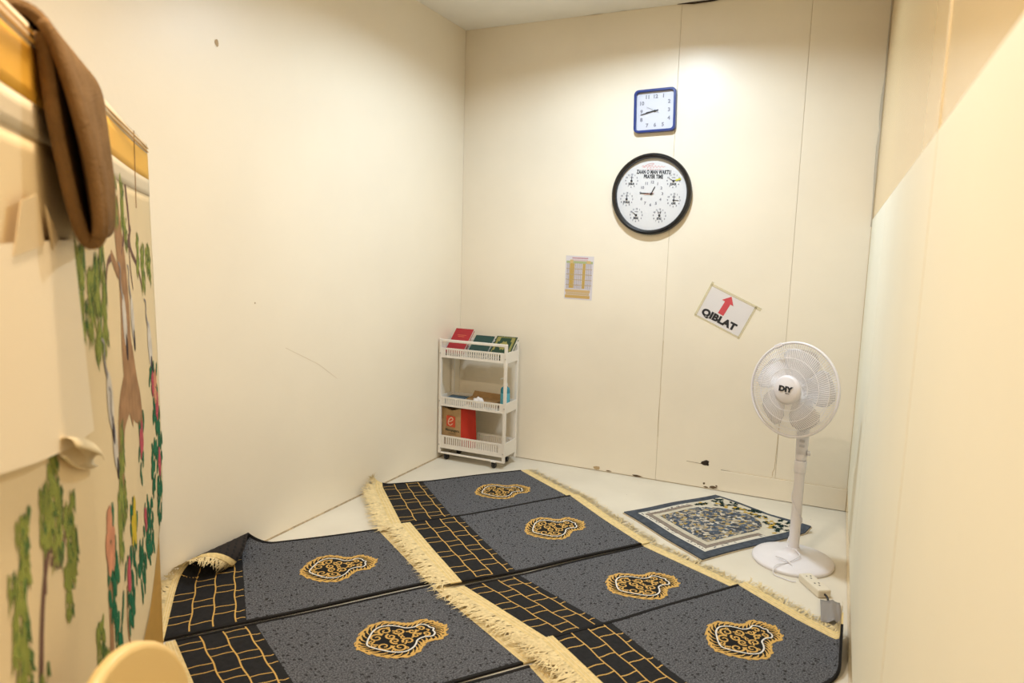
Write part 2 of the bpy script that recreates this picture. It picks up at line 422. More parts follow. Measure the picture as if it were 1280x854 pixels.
    for i in range(0, n, 3):      # slanting leaves between the outer and the white line
        a, b = out[i]; c, d = wht[int((i + 4) / n * nw) % nw]; e_, g_ = out[(i + 3) % n]
        G.append(flat_ribbon(S([(a * .97, b * .97), ((a + e_) * .30 + c * .40, (b + g_) * .30 + d * .40), (c * .85 + e_ * .15, d * .85 + g_ * .15)]), [.010, .007, .002]))
    for i in range(0, n, 6):      # outer tips
        a, b = out[i]; e_, g_ = out[(i + 2) % n]; G.append(flat_ribbon(S([(a, b), (a * .5 + e_ * .56, b * .5 + g_ * .56), (e_ * 1.07, g_ * 1.07)]), [.009, .006, .002]))
    for cu, cv, r, a0, tn, sg in ((-.062, .034, .028, .3, 1.3, 1), (-.012, .066, .028, 3.6, 1.35, -1), (-.010, .018, .021, 1.6, 1.3, 1), (.034, .040, .023, 3.0, 1.35, 1), (.028, .008, .012, 1.0, 1.1, 1), (.078, .018, .017, .2, 1.2, -1), (.118, .022, .017, 2.4, 1.2, -1), (-.042, .078, .011, 1.5, 1.1, 1), (-.094, .010, .012, 1.0, 1.1, 1), (.006, .084, .009, 4.0, 1.0, 1)):
        for s_ in (1, -1):
            q = spiral(cu, cv * s_, r, a0 * s_, tn, sg * s_); G.append(flat_ribbon(S(q), [(.0092 if r > .015 else .0065) * (1 - .45 * i / 22) for i in range(23)]))
    for a, b in (((-.095, .004), (-.078, .016)), ((-.040, .050), (-.026, .052)), ((.012, .055), (.024, .046)), ((.055, .026), (.066, .020)), ((.095, .010), (.105, .012)), ((.132, .008), (.142, .0))):
        for s_ in (1, -1):
            G.append(flat_ribbon(S([(x, y * s_) for x, y in (a, b)]), .007))
    decal(G, .0076, 'gold_scrollwork', M_goldy, md)
    decal([flat_ribbon(S(wht), .0066, True)], .0084, 'white_outline', M_whitey, md)
    # woven bands and fringes at both ends
    for end in ((0, 1) if right else (0,)):
        u0, u1 = ((-lband, 0) if end == 0 else (L, L + .055))
        bd_ = slab(u0, u1, .0, W, .0005, .0055, 6, 26, 'woven_band', M_band)
        st = [flat_ribbon([(u0 + (u1 - u0) * q, W * k / 26) for k in range(27)], .003) for q in (.3, .62)]
        decal(st, .0062, 'band_stripe', mat('band_stripe_thread', (.80, .66, .40, 1), .8, .1), bd_)
        ed = u0 if end == 0 else u1; sg = -1 if end == 0 else 1
        if end == 0 and not left_fringe: continue
        mb = MB(); N = 230 if end == 0 else 170
        for k in range(N):
            v = W * (k + rnd.random()) / N; ln = rnd.uniform(*lfr) if end == 0 else rnd.uniform(.05, .095); a = rnd.gauss(0, .28); cl = rnd.gauss(0, .4)
            pts = []
            for i in range(4):
                q = i / 3; pts.append((ed + sg * ln * q * math.cos(a + cl * q), v + ln * q * math.sin(a + cl * q)))
            hh = rnd.uniform(.001, .004); wv = rnd.uniform(.004, .0068)
            vs, fs = flat_ribbon(pts, [wv, wv, wv * .8, .0012])
            mid = 4
            P = [f(u, v2, hh + (.002 if True else 0)) for u, v2 in vs]
            for i in range(4): 
                dz = .0035 * math.sin(math.pi * (i + .4) / 3.4)
                P[i].z += dz; P[i + 4].z += dz * .5
                for j in (i, i + 4):
                    if not roll: P[j].z = max(P[j].z - .004 * i / 3, .0015)
            mb.add(P, fs)
        fr = mb.build('fringe', M_fringe, root); fr['kind'] = 'stuff'
    return root

RUG = 'grey prayer rug with gold brick end, '
make_rug(RUG + 'beside the white trolley in the corner', ((-2.515, 3.49), (-1.892, 4.238), (-1.33, 3.85), (-2.01, 2.99)), z0=.002, zl=.012, roll=(-2.47, .06), seed=1)
make_rug(RUG + 'overlapping the rug by the trolley', ((-2.001, 3.041), (-1.405, 3.904), (-.827, 3.43), (-1.43, 2.597)), z0=.003, zl=.014, zt=.010, seed=2)
make_rug(RUG + 'touching the fringe of the floral mat', ((-1.405, 2.57), (-.823, 3.413), (-.205, 3.09), (-.765, 2.29)), z0=.003, zl=.012, seed=3, med=(.685, .345))
make_rug(RUG + 'running up against the pale right wall', ((-.891, 2.343), (-.315, 3.16), (.215, 2.82), (-.28, 1.94)), z0=.004, zl=.014, zt=.020, wall=.085, seed=4, med=(.70, .335))
make_rug(RUG + 'its corner curled up at the left wall', ((-2.765, 2.235), (-2.129, 2.92), (-1.57, 2.54), (-2.20, 1.677)), z0=.002, roll=(-2.475, .058), seed=5, med=(.70, .375), lband=.03, lfr=(.04, .075))
make_rug(RUG + 'next to the curled-corner rug', ((-2.163, 1.698), (-1.547, 2.520), (-.935, 2.178), (-1.55, 1.36)), z0=.002, seed=6, med=(.72, .345), lband=.035, left_fringe=False)
make_rug(RUG + 'third in line from the curled-corner rug', ((-1.545, 1.354), (-.916, 2.176), (-.345, 1.75), (-.965, .93)), z0=.002, seed=8)

# ================================================================== OLD FLORAL MAT
def voro_mat(name, cols, scale, rand=1.0, rough=.95):
    m = bpy.data.materials.new(name); m.use_nodes = True; nt = m.node_tree; b = nt.nodes['Principled BSDF']
    uv = nt.nodes.new('ShaderNodeUVMap'); uv.uv_map = 'uv'
    nd = nt.nodes.new('ShaderNodeTexNoise'); nd.inputs['Scale'].default_value = scale * .7
    mx = nt.nodes.new('ShaderNodeMixRGB'); mx.inputs[0].default_value = .03
    v = nt.nodes.new('ShaderNodeTexVoronoi'); v.inputs['Scale'].default_value = scale; v.inputs['Randomness'].default_value = rand
    r = nt.nodes.new('ShaderNodeValToRGB'); r.color_ramp.interpolation = 'CONSTANT'
    el = r.color_ramp.elements
    while len(el) < len(cols): el.new(.5)
    for i, (p, c) in enumerate(cols): el[i].position = p; el[i].color = c
    sp = nt.nodes.new('ShaderNodeSeparateColor')
    nt.links.new(uv.outputs[0], nd.inputs['Vector']); nt.links.new(uv.outputs[0], mx.inputs[1]); nt.links.new(nd.outputs['Color'], mx.inputs[2])
    nt.links.new(mx.outputs[0], v.inputs['Vector']); nt.links.new(v.outputs['Color'], sp.inputs[0]); nt.links.new(sp.outputs[0], r.inputs[0])
    nt.links.new(r.outputs[0], b.inputs['Base Color']); b.inputs['Roughness'].default_value = rough; b.inputs['Specular IOR Level'].default_value = .1
    return m
def floral_mat():
    c = [Vector(p) for p in ((-1.041, 3.82), (-.610, 4.40), (.005, 4.10), (-.515, 3.38))]   # left, back, right, front
    ctr = (c[0] + c[1] + c[2] + c[3]) / 4
    t = thing('floral_prayer_mat', 'old blue-grey floral prayer mat on the floor under the fan', 'mat', (ctr.x, ctr.y, 0))
    L, W = .74, .70   # s runs from the left-front edge to the right-back edge along the wall
    def f(s, q, h):
        r = .06 * max(0, s - .9) * max(0, q - .55) * 10
        s2 = s - .10 * max(0, s - .85) * max(0, q - .5) * 8
        p = c[0] * (1 - s2) * (1 - q) + c[1] * s2 * (1 - q) + c[2] * s2 * q + c[3] * (1 - s2) * q
        return Vector((p.x - ctr.x + .006 * math.sin(s * 9 + q * 2), p.y - ctr.y + .005 * math.sin(q * 8), h + r + .0015 * math.sin(s * 14) * math.sin(q * 9)))
    def slab(s0, s1, q0, q1, h0, h1, name, m, ns=20, nq=20, par=t):
        vs = []; uv = []
        for h in (h0, h1):
            for j in range(nq + 1):
                for i in range(ns + 1):
                    s = s0 + (s1 - s0) * i / ns; q = q0 + (q1 - q0) * j / nq; vs.append(f(s, q, h)); uv.append((s * L, q * W))
        k = (ns + 1) * (nq + 1); fs = []; ix = lambda i, j: j * (ns + 1) + i
        for j in range(nq):
            for i in range(ns):
                a, b, d, e = ix(i, j), ix(i + 1, j), ix(i + 1, j + 1), ix(i, j + 1); fs += [(a, b, d, e), (a + k, e + k, d + k, b + k)]
        for i in range(ns):
            for j in (0, nq): a, b = ix(i, j), ix(i + 1, j); fs.append((a, b, b + k, a + k))
        for j in range(nq):
            for i in (0, ns): a, b = ix(i, j), ix(i, j + 1); fs.append((a, b, b + k, a + k))
        return autosmooth(MB().add(vs, fs, uv).build(name, m, par), 50)
    blue = mat('slate_blue_pile', (.085, .10, .125, 1), .95, .1, vary=.35, vscale=40, bump=.2, bscale=200)
    tan = mat('tan_mat_backing', (.52, .42, .29, 1), .9, .1)
    cream = mat('cream_mat_band', (.62, .57, .46, 1), .95, .1, vary=.15, vscale=40)
    dot = voro_mat('dotted_mat_line', [(0, (.70, .66, .57, 1)), (.62, (.16, .15, .15, 1)), (.8, (.7, .66, .57, 1))], 90, .2)
    taupe = mat('taupe_mat_band', (.30, .25, .21, 1), .95, .1, vary=.3, vscale=70)
    fieldm = voro_mat('flowered_mat_field', [(0, (.075, .095, .13, 1)), (.32, (.45, .40, .31, 1)), (.46, (.06, .06, .065, 1)), (.58, (.30, .26, .20, 1)), (.70, (.10, .13, .18, 1)), (.82, (.60, .56, .48, 1)), (.92, (.42, .30, .10, 1))], 62)
    archm = mat('ivory_arch_ground', (.66, .61, .50, 1), .95, .1, vary=.1, vscale=30)
    slab(0, 1, 0, 1, 0, .006, 'backing', tan)
    base = slab(.006, .994, .006, .994, .006, .013, 'pile', blue)
    def ring(m0, w_, h, name, m):
        a, b = m0, 1 - m0
        for s0, s1, q0, q1 in ((a, b, a, a + w_), (a, b, b - w_, b), (a, a + w_, a + w_, b - w_), (b - w_, b, a + w_, b - w_)):
            slab(s0, s1, q0, q1, .013, h, name, m, 20 if s1 - s0 > .2 else 2, 20 if q1 - q0 > .2 else 2, base)
    ring(.085, .012, .0145, 'white_line', mat('white_mat_line', (.72, .69, .62, 1), .95, .1))
    ring(.100, .022, .0142, 'dotted_line', dot)
    ring(.126, .035, .0140, 'taupe_band', taupe)
    ring(.165, .040, .0143, 'cream_band', cream)
    slab(.21, .63, .21, .79, .013, .0146, 'flower_field', fieldm, 16, 20, base)
    slab(.60, .955, .09, .91, .0135, .0148, 'arch_ground', archm, 12, 20, base)
    # the arch head of the field
    n = 20; vs = []; 
    for i in range(n + 1):
        a = -math.pi / 2 + math.pi * i / n; vs.append((.585 + .235 * math.cos(a), .5 + .295 * math.sin(a)))
    mb = MB(); mb.add([f(s, q, .0158) for s, q in vs] + [f(.585, .5, .0158)], [(i, i + 1, n + 1) for i in range(n)], [(s * L, q * W) for s, q in vs] + [(.585 * L, .5 * W)])
    mb.build('arch_head', fieldm, base)
    # dark green and yellow flowers around the arch
    rnd = random.Random(3)
    for nm, colr, N, R0 in (('green_leaf', (.012, .03, .028, 1), 62, .019), ('yellow_flower', (.55, .36, .06, 1), 30, .016)):
        mb = MB()
        for k in range(N):
            while True:
                s = rnd.uniform(.64, .955); q = rnd.uniform(.10, .90); dd = math.hypot((s - .62) / .20, (q - .5) / .30)
                if dd > 1.12 and (nm[0] == 'g' or dd < 1.45): break
            r = R0 * rnd.uniform(.7, 1.4); an = rnd.uniform(0, 6)
            P = []
            for j in range(10):
                g = 2 * math.pi * j / 10; l = r * (1 if j % 2 else .55); P.append((s + (l * 1.5 * math.cos(g) * math.cos(an) - l * math.sin(g) * math.sin(an)), q + (l * 1.5 * math.cos(g) * math.sin(an) + l * math.sin(g) * math.cos(an))))
            mb.add([f(x, y, .0166) for x, y in P], [tuple(range(10))])
        mb.build(nm, mat('mat_' + nm, colr, .95, .1), base)['kind'] = 'stuff'
floral_mat()

# ================================================================== TROLLEY
TX, TY = -2.2675, 4.30
M_white = mat('white_trolley_plastic', (.80, .76, .70, 1), .4, .5)
M_black = mat('black_plastic', (.015, .015, .016, 1), .45, .5)
M_steel = mat('steel', (.5, .5, .5, 1), .3, .5, metal=1)
def trolley():
    t = thing('storage_trolley', 'slim white three-tier trolley on castors in the corner', 'trolley', (TX, TY, 0))
    hw, hd, p = .2665, .10, .010
    for sx in (-1, 1):
        for sy in (-1, 1):
            x, y = sx * (hw - p), sy * (hd - p)
            po = MB().box(x - p, x + p, y - p, y + p, .045, .875).build('post', M_white, t, bevel=.003)
            for z in (.775, .43, .11):
                MB().lathe([(.0045, 0), (.0045, .002), (.002, .003)], 10, Matrix.Translation((x, y + sy * p if sy < 0 else y + p, z)) @ Matrix.Rotation(math.radians(90 if sy < 0 else -90), 4, 'X')).build('screw', M_steel, po)
    for sy in (-1, 1):
        y = sy * (hd - p)
        MB().box(-hw + 2 * p, hw - 2 * p, y - p * .8, y + p * .8, .856, .875).build('top_rail', M_white, t, bevel=.003)
        MB().box(-hw + 2 * p, hw - 2 * p, y - p * .8, y + p * .8, .043, .056).build('bottom_rail', M_white, t, bevel=.003)
    for z0, z1 in ((.745, .815), (.395, .462), (.086, .180)):
        r = MB().box(-hw + .004, hw - .004, -hd + .002, hd - .002, z0, z0 + .006).build('tray', M_white, t)
        for sx in (-1, 1):
            x = sx * (hw - .005); MB().box(x - .003, x + .003, -hd + .02, hd - .02, z0, z1 + .004).build('tray_side', M_white, r, bevel=.001)
        for sy in (-1, 1):
            y = sy * (hd - .006); a, b = -hw + .02, hw - .02
            mb = MB()
            hs0, hs1 = z0 + (.016 if z1 - z0 < .09 else .030), z1 - .012
            mb.box(a, b, y - .003, y + .003, z0, hs0); mb.box(a, b, y - .0035, y + .0035, hs1, z1)
            mb.box(a, a + .03, y - .003, y + .003, hs0, hs1); mb.box(b - .03, b, y - .003, y + .003, hs0, hs1)
            N = 25; a2, b2 = a + .03, b - .03
            for k in range(1, N):
                x = a2 + (b2 - a2) * k / N; mb.box(x - .0048, x + .0048, y - .003, y + .003, hs0, hs1)
            mb.build('slotted_panel', M_white, r)
    for x, y in ((-.205, -.085), (.186, -.10), (.195, .078), (-.195, .08)):
        c = autosmooth(MB().lathe([(.019, -.009), (.0205, -.006), (.0205, .006), (.019, .009)], 20, Matrix.Translation((x, y + .008, .0205)) @ Matrix.Rotation(math.radians(90), 4, 'Y') @ Matrix.Rotation(.3, 4, 'X')).build('castor_wheel', M_black, t))
        mb = MB().box(x - .014, x - .0105, y - .006, y + .016, .014, .046).box(x + .0105, x + .014, y - .006, y + .016, .014, .046).box(x - .014, x + .014, y - .008, y + .018, .0435, .047)
        mb.build('castor_fork', M_black, c)
        MB().lathe([(.012, -.0122), (.012, -.0110)], 16, Matrix.Translation((x, y + .008, .0205)) @ Matrix.Rotation(math.radians(90), 4, 'Y')).build('hub_disc', mat('white_hub', (.7, .7, .7, 1), .4), c)
        MB().box(x - .02, x + .02, y - .012, y + .022, .046, .052).build('castor_plate', M_white, c)
    return t
trolley()

def book(name, label, x, wdt, hgt, thk, base, lean, cover, group=None, deco=None, rz=0):
    """leaning book: stands on base (y,z) and leans back by lean degrees"""
    t = thing(name, label, 'book', (x, base[0], base[1]), rz, group)
    t.rotation_euler = (math.radians(-lean), 0, rz)
    cv = mat(name + '_cover_' + label[:6].replace(' ', '_'), cover, .45, .4)
    pg = mat('book_pages', (.78, .74, .64, 1), .8, .1)
    h = thk / 2
    MB().box(-wdt / 2, wdt / 2, -h, -h + .003, 0, hgt).build('front_cover', cv, t, bevel=.001)
    MB().box(-wdt / 2, wdt / 2, h - .003, h, 0, hgt).build('back_cover', cv, t, bevel=.001)
    MB().box(-wdt / 2, -wdt / 2 + .003, -h + .003, h - .003, 0, hgt).build('spine', cv, t)
    MB().box(-wdt / 2 + .003, wdt / 2 - .004, -h + .003, h - .003, .003, hgt - .003).build('pages', pg, t)
    if deco: deco(t, wdt, hgt, -h)
    return t
M_bgold = mat('book_gold', (.26, .23, .06, 1), .45, .5)
def red_deco(t, w_, h, y):
    m = mat('red_book_gilt', (.55, .12, .06, 1), .4)
    for z, l in ((h * .72, .5), (h * .66, .35), (h * .45, .2)):
        MB().box(-w_ * l / 2, w_ * l / 2, y - .0006, y, z, z + .006).build('title_line', m, t)
def quran_deco(t, w_, h, y):
    mb = MB(); a = w_ / 2 - .008
    for x0, x1, z0, z1 in ((-a, a, h - .014, h - .008), (-a, a, .008, .014), (-a, -a + .006, .008, h - .008), (a - .006, a, .008, h - .008), (-a, -a + .03, h - .05, h - .014), (a - .03, a, h - .05, h - .014), (-a, -a + .018, .06, h - .05), (a - .018, a, .06, h - .05)):
        mb.box(x0, x1, y - .0007, y, z0, z1)
    mb.build('gold_border', M_bgold, t)
    P = [(.035 * math.cos(q) * (1 if k % 2 else .75), .045 * math.sin(q) * (1 if k % 2 else .75)) for k, q in enumerate([k * math.pi / 8 for k in range(16)])]
    MB().prism(P, 0, .0007, Matrix.Translation((0, y, h * .55)) @ Matrix.Rotation(math.radians(90), 4, 'X')).build('gold_rosette', M_bgold, t)
book('book', 'red hardback book leaning on the top trolley shelf', -2.447, .145, .235, .022, (4.252, .766), 47, (.36, .018, .025, 1), 'books on the top trolley shelf', red_deco)
book('book', 'plain dark green hardback between red book and gilt book', -2.265, .150, .190, .026, (4.255, .768), 50, (.012, .05, .042, 1), 'books on the top trolley shelf')
book('book', 'dark green hardback with ornate gilt border on cover', -2.092, .160, .195, .028, (4.256, .768), 49, (.010, .042, .020, 1), 'books on the top trolley shelf', quran_deco)

def blue_book():
    t = thing('notebook', 'thin blue book lying on the middle trolley shelf', 'book', (-2.435, 4.30, .401), .05)
    MB().box(-.07, .07, -.06, .06, 0, .003).build('back_cover', mat('blue_cover', (.02, .09, .16, 1), .4), t)
    MB().box(-.068, .068, -.058, .058, .003, .044).build('pages', mat('book_pages', (.78, .74, .64, 1), .8, .1), t)
    MB().box(-.07, .07, -.06, .06, .044, .048).build('front_cover', mat('blue_cover', (.02, .09, .16, 1), .4), t, bevel=.001)
blue_book()

def cardboard():
    m = mat('brown_cardboard', (.42, .26, .12, 1), .85, .2, vary=.2, vscale=30)
    t = thing('cardboard_box', 'flattened brown cardboard box on the middle trolley shelf', 'box', (-2.235, 4.335, .4015), -.04)
    MB().box(-.125, .125, -.03, .045, 0, .045).build('body', m, t, bevel=.002)
    mb = MB(); mb.add([(-.125, -.03, .046), (.125, -.03, .046), (.125, .045, .052), (-.125, .045, .052), (-.115, .06, .088), (.13, .058, .086)], [(0, 1, 2, 3), (3, 2, 5, 4)])
    o = mb.build('flap', m, t); s = o.modifiers.new('s', 'SOLIDIFY'); s.thickness = .003
cardboard()

def tissue():
    m = mat('white_tissue', (.80, .76, .76, 1), .8, .1)
    bm = bmesh.new(); bmesh.ops.create_icosphere(bm, subdivisions=3, radius=1)
    rnd = random.Random(4)
    for v in bm.verts:
        k = 1 + .16 * math.sin(v.co.x * 7 + 1) * math.sin(v.co.y * 6 + 2) + .14 * math.sin(v.co.z * 8 + v.co.x * 5)
        v.co = Vector((v.co.x * .040 * k, v.co.y * .024 * k, v.co.z * .036 * k))
    me = bpy.data.meshes.new('tissue'); bm.to_mesh(me); bm.free(); me.materials.append(m)
    for p in me.polygons: p.use_smooth = True
    o = link('crumpled_tissue', me); o.location = (-2.246, 4.262, .437)
    tag(o, 'crumpled white tissue on the middle trolley shelf', 'tissue')
tissue()

def sanitizer():
    t = thing('pump_bottle', 'small blue hand sanitizer bottle with white pump', 'bottle', (-2.053, 4.30, .401))
    b = mat('blue_gel', (.03, .30, .42, 1), .25, .5, trans=.25); wht = mat('white_pump', (.8, .8, .8, 1), .35)
    autosmooth(MB().lathe([(.030, 0), (.033, .004), (.033, .145), (.028, .158), (.014, .166), (.014, .172)], 24).build('bottle_body', b, t))
    autosmooth(MB().lathe([(.0334, .03), (.0336, .032), (.0336, .12), (.0334, .122)], 24).build('bottle_label', mat('bottle_label_print', (.10, .42, .55, 1), .5), t))
    p = autosmooth(MB().lathe([(.016, .172), (.016, .188), (.006, .190), (.006, .212), (.012, .214), (.012, .226), (.009, .230)], 16).build('pump', wht, t))
    MB().tube([(0, 0, .222), (-.025, -.008, .222), (-.034, -.011, .215)], .004, 8).build('nozzle', wht, p)
sanitizer()

def paper_bag():
    t = thing('paper_bag', 'brown paper carrier bag with red side on bottom shelf', 'bag', (-2.41, 4.27, .0925))
    kraft = mat('kraft_paper', (.47, .31, .155, 1), .8, .2, vary=.15, vscale=25, bump=.3, bscale=25); red = mat('red_paper', (.50, .035, .018, 1), .6, .3)
    inn = mat('bag_inside', (.10, .06, .03, 1), .9)
    # front face kraft, right side face red with a fold
    F = [(-.110, -.035, 0), (.052, -.048, 0), (.048, -.046, .292), (-.03, -.034, .268), (-.118, -.036, .292)]
    mb = MB().add(F, [(0, 1, 2, 3), (0, 3, 4)]); o = mb.build('front_face', kraft, t); o.modifiers.new('s', 'SOLIDIFY').thickness = .001
    S = [(.052, -.048, 0), (.093, -.012, 0), (.134, .045, 0), (.048, -.046, .292), (.086, -.012, .290), (.118, .045, .294)]
    o = MB().add(S, [(0, 1, 4, 3), (1, 2, 5, 4)]).build('side_gusset', red, t); o.modifiers.new('s', 'SOLIDIFY').thickness = .001
    B = [(-.110, .045, 0), (.134, .045, 0), (.118, .045, .294), (-.118, .045, .296), (-.110, -.035, 0), (-.118, -.036, .292)]
    o = MB().add(B, [(0, 3, 2, 1), (0, 4, 5, 3)]).build('back_face', kraft, t); o.modifiers.new('s', 'SOLIDIFY').thickness = .001
    MB().add([(-.11, -.034, .004), (.05, -.046, .004), (.13, .044, .004), (-.11, .044, .004)], [(0, 1, 2, 3)]).build('bag_bottom', inn, t)
    hm = mat('twisted_handle', (.30, .19, .10, 1), .8)
    for yy in (-.03, .03):
        MB().tube(spline([(-.075, yy, .27), (-.072, yy, .292), (-.045, yy - .004, .297 if yy < 0 else .300), (-.02, yy, .297), (.0, yy, .290), (.006, yy, .27)], 5), .0035, 6).build('handle', hm, t)
    # red square logo with a looping letter, and the name below
    A = Matrix.Translation((-.034, -.0425, .188)) @ Matrix.Rotation(math.atan2(-.013, .162), 4, 'Z') @ Matrix.Rotation(math.radians(90), 4, 'X')
    sq = [(-.037 + .010 * 0, -.035), (.035, -.040), (.038, -.03), (.037, .035), (.030, .041), (-.032, .043), (-.038, .036), (-.037, -.028)]
    lg = MB().prism(sq, 0, .0012, A).build('logo_square', mat('logo_red', (.58, .06, .02, 1), .5), t)
    w_ = mat('logo_cream', (.72, .56, .38, 1), .6)
    P = sp2([(-.018, -.002), (.006, .006), (.018, .018), (.012, .029), (-.004, .027), (-.016, .012), (-.022, -.008), (-.014, -.024), (.002, -.024), (.016, -.012)], 5)
    vs, fs = flat_ribbon(P, [.007 - .003 * abs(i / len(P) - .5) for i in range(len(P))])
    MB().add([A @ Vector((x, y, .0018)) for x, y in vs], fs).build('logo_letter', w_, lg)
    text('bag_lettering', 'Mampagara', .026, A @ Matrix.Translation((.012, -.062, .001)), mat('dark_olive_print', (.09, .07, .03, 1), .7), t, bold=.0008)
    text('bag_small_lettering', 'mampagara.com', .010, A @ Matrix.Translation((.012, -.085, .001)), mat('dark_olive_print', (.09, .07, .03, 1), .7), t)
paper_bag()

# ================================================================== WALL CLOCKS AND SIGNS
def on_back(x, z, tilt=0, off=0):
    """local x right, y up, z out of the back wall"""
    return Matrix.Translation((x, YB - off, z)) @ Matrix.Rotation(math.radians(90), 4, 'X') @ Matrix.Rotation(tilt, 4, 'Z')
def wall_thing(name, label, cat, x, z, tilt=0, off=0):
    o = thing(name, label, cat); o.matrix_world = on_back(x, z, tilt, off); return o
M_ink = mat('black_ink', (.015, .015, .02, 1), .6)
M_grey = mat('grey_ink', (.22, .22, .26, 1), .6)
def rrect(hx, hy, r, n=6):
    P = []
    for cx, cy, a0 in ((hx - r, hy - r, 0), (-hx + r, hy - r, 90), (-hx + r, -hy + r, 180), (hx - r, -hy + r, 270)):
        for k in range(n + 1):
            a = math.radians(a0 + 90 * k / n); P.append((cx + r * math.cos(a), cy + r * math.sin(a)))
    return P
def frame(outer, inner, prof_out, prof_in, M=None):
    """ring between two outlines with a stepped profile"""
    n = len(outer); loops = [(outer, 0), (outer, prof_out), (inner, prof_out), (inner, prof_in)]
    vs = [(x, y, z) for P, z in loops for x, y in P]
    fs = [(k * n + i, k * n + (i + 1) % n, (k + 1) * n + (i + 1) % n, (k + 1) * n + i) for k in range(3) for i in range(n)]
    return MB().add(vs, fs)
def hand(t, name, ang, ln, tail, wd, z, m):
    """clock hand; ang clockwise from 12"""
    a = math.radians(90) - ang; M = Matrix.Rotation(a, 4, 'Z')
    return MB().prism([(-tail, -wd / 2), (ln * .9, -wd / 2), (ln, -wd * .2), (ln, wd * .2), (ln * .9, wd / 2), (-tail, wd / 2)], z, z + .001, M).build(name, m, t)
def square_clock():
    t = wall_thing('square_wall_clock', 'square wall clock with rounded blue frame above the round clock', 'clock', -1.150, 2.415, math.radians(1.6))
    blue = mat('navy_plastic', (.018, .04, .20, 1), .3, .5)
    frame(rrect(.134, .133, .030), rrect(.119, .118, .020), .036, .012).build('frame', blue, t, bevel=.003)
    MB().prism(rrect(.1195, .1185, .02), .0, .013).build('dial', mat('clock_dial_white', (.62, .63, .70, 1), .5), t)
    for k in range(1, 13):
        a = math.radians(90 - 30 * k); s = max(abs(math.cos(a)), abs(math.sin(a)))
        x, y = .088 * math.cos(a) / s * (1 if s < .9 else 1), .088 * math.sin(a) / s
        text('numeral', str(k), .032, Matrix.Translation((x, y, .0138)), M_grey, t, bold=.0012)
    hand(t, 'hour_hand', math.radians(8.72 * 30), .060, .014, .007, .016, M_ink)
    hand(t, 'minute_hand', math.radians(43.0 * 6), .096, .022, .0052, .018, M_ink)
    hand(t, 'second_hand', math.radians(296), .062, .028, .0022, .020, M_grey)
    MB().lathe([(.006, .013), (.006, .022), (.003, .0235)], 16).build('centre_pin', M_ink, t)
square_clock()

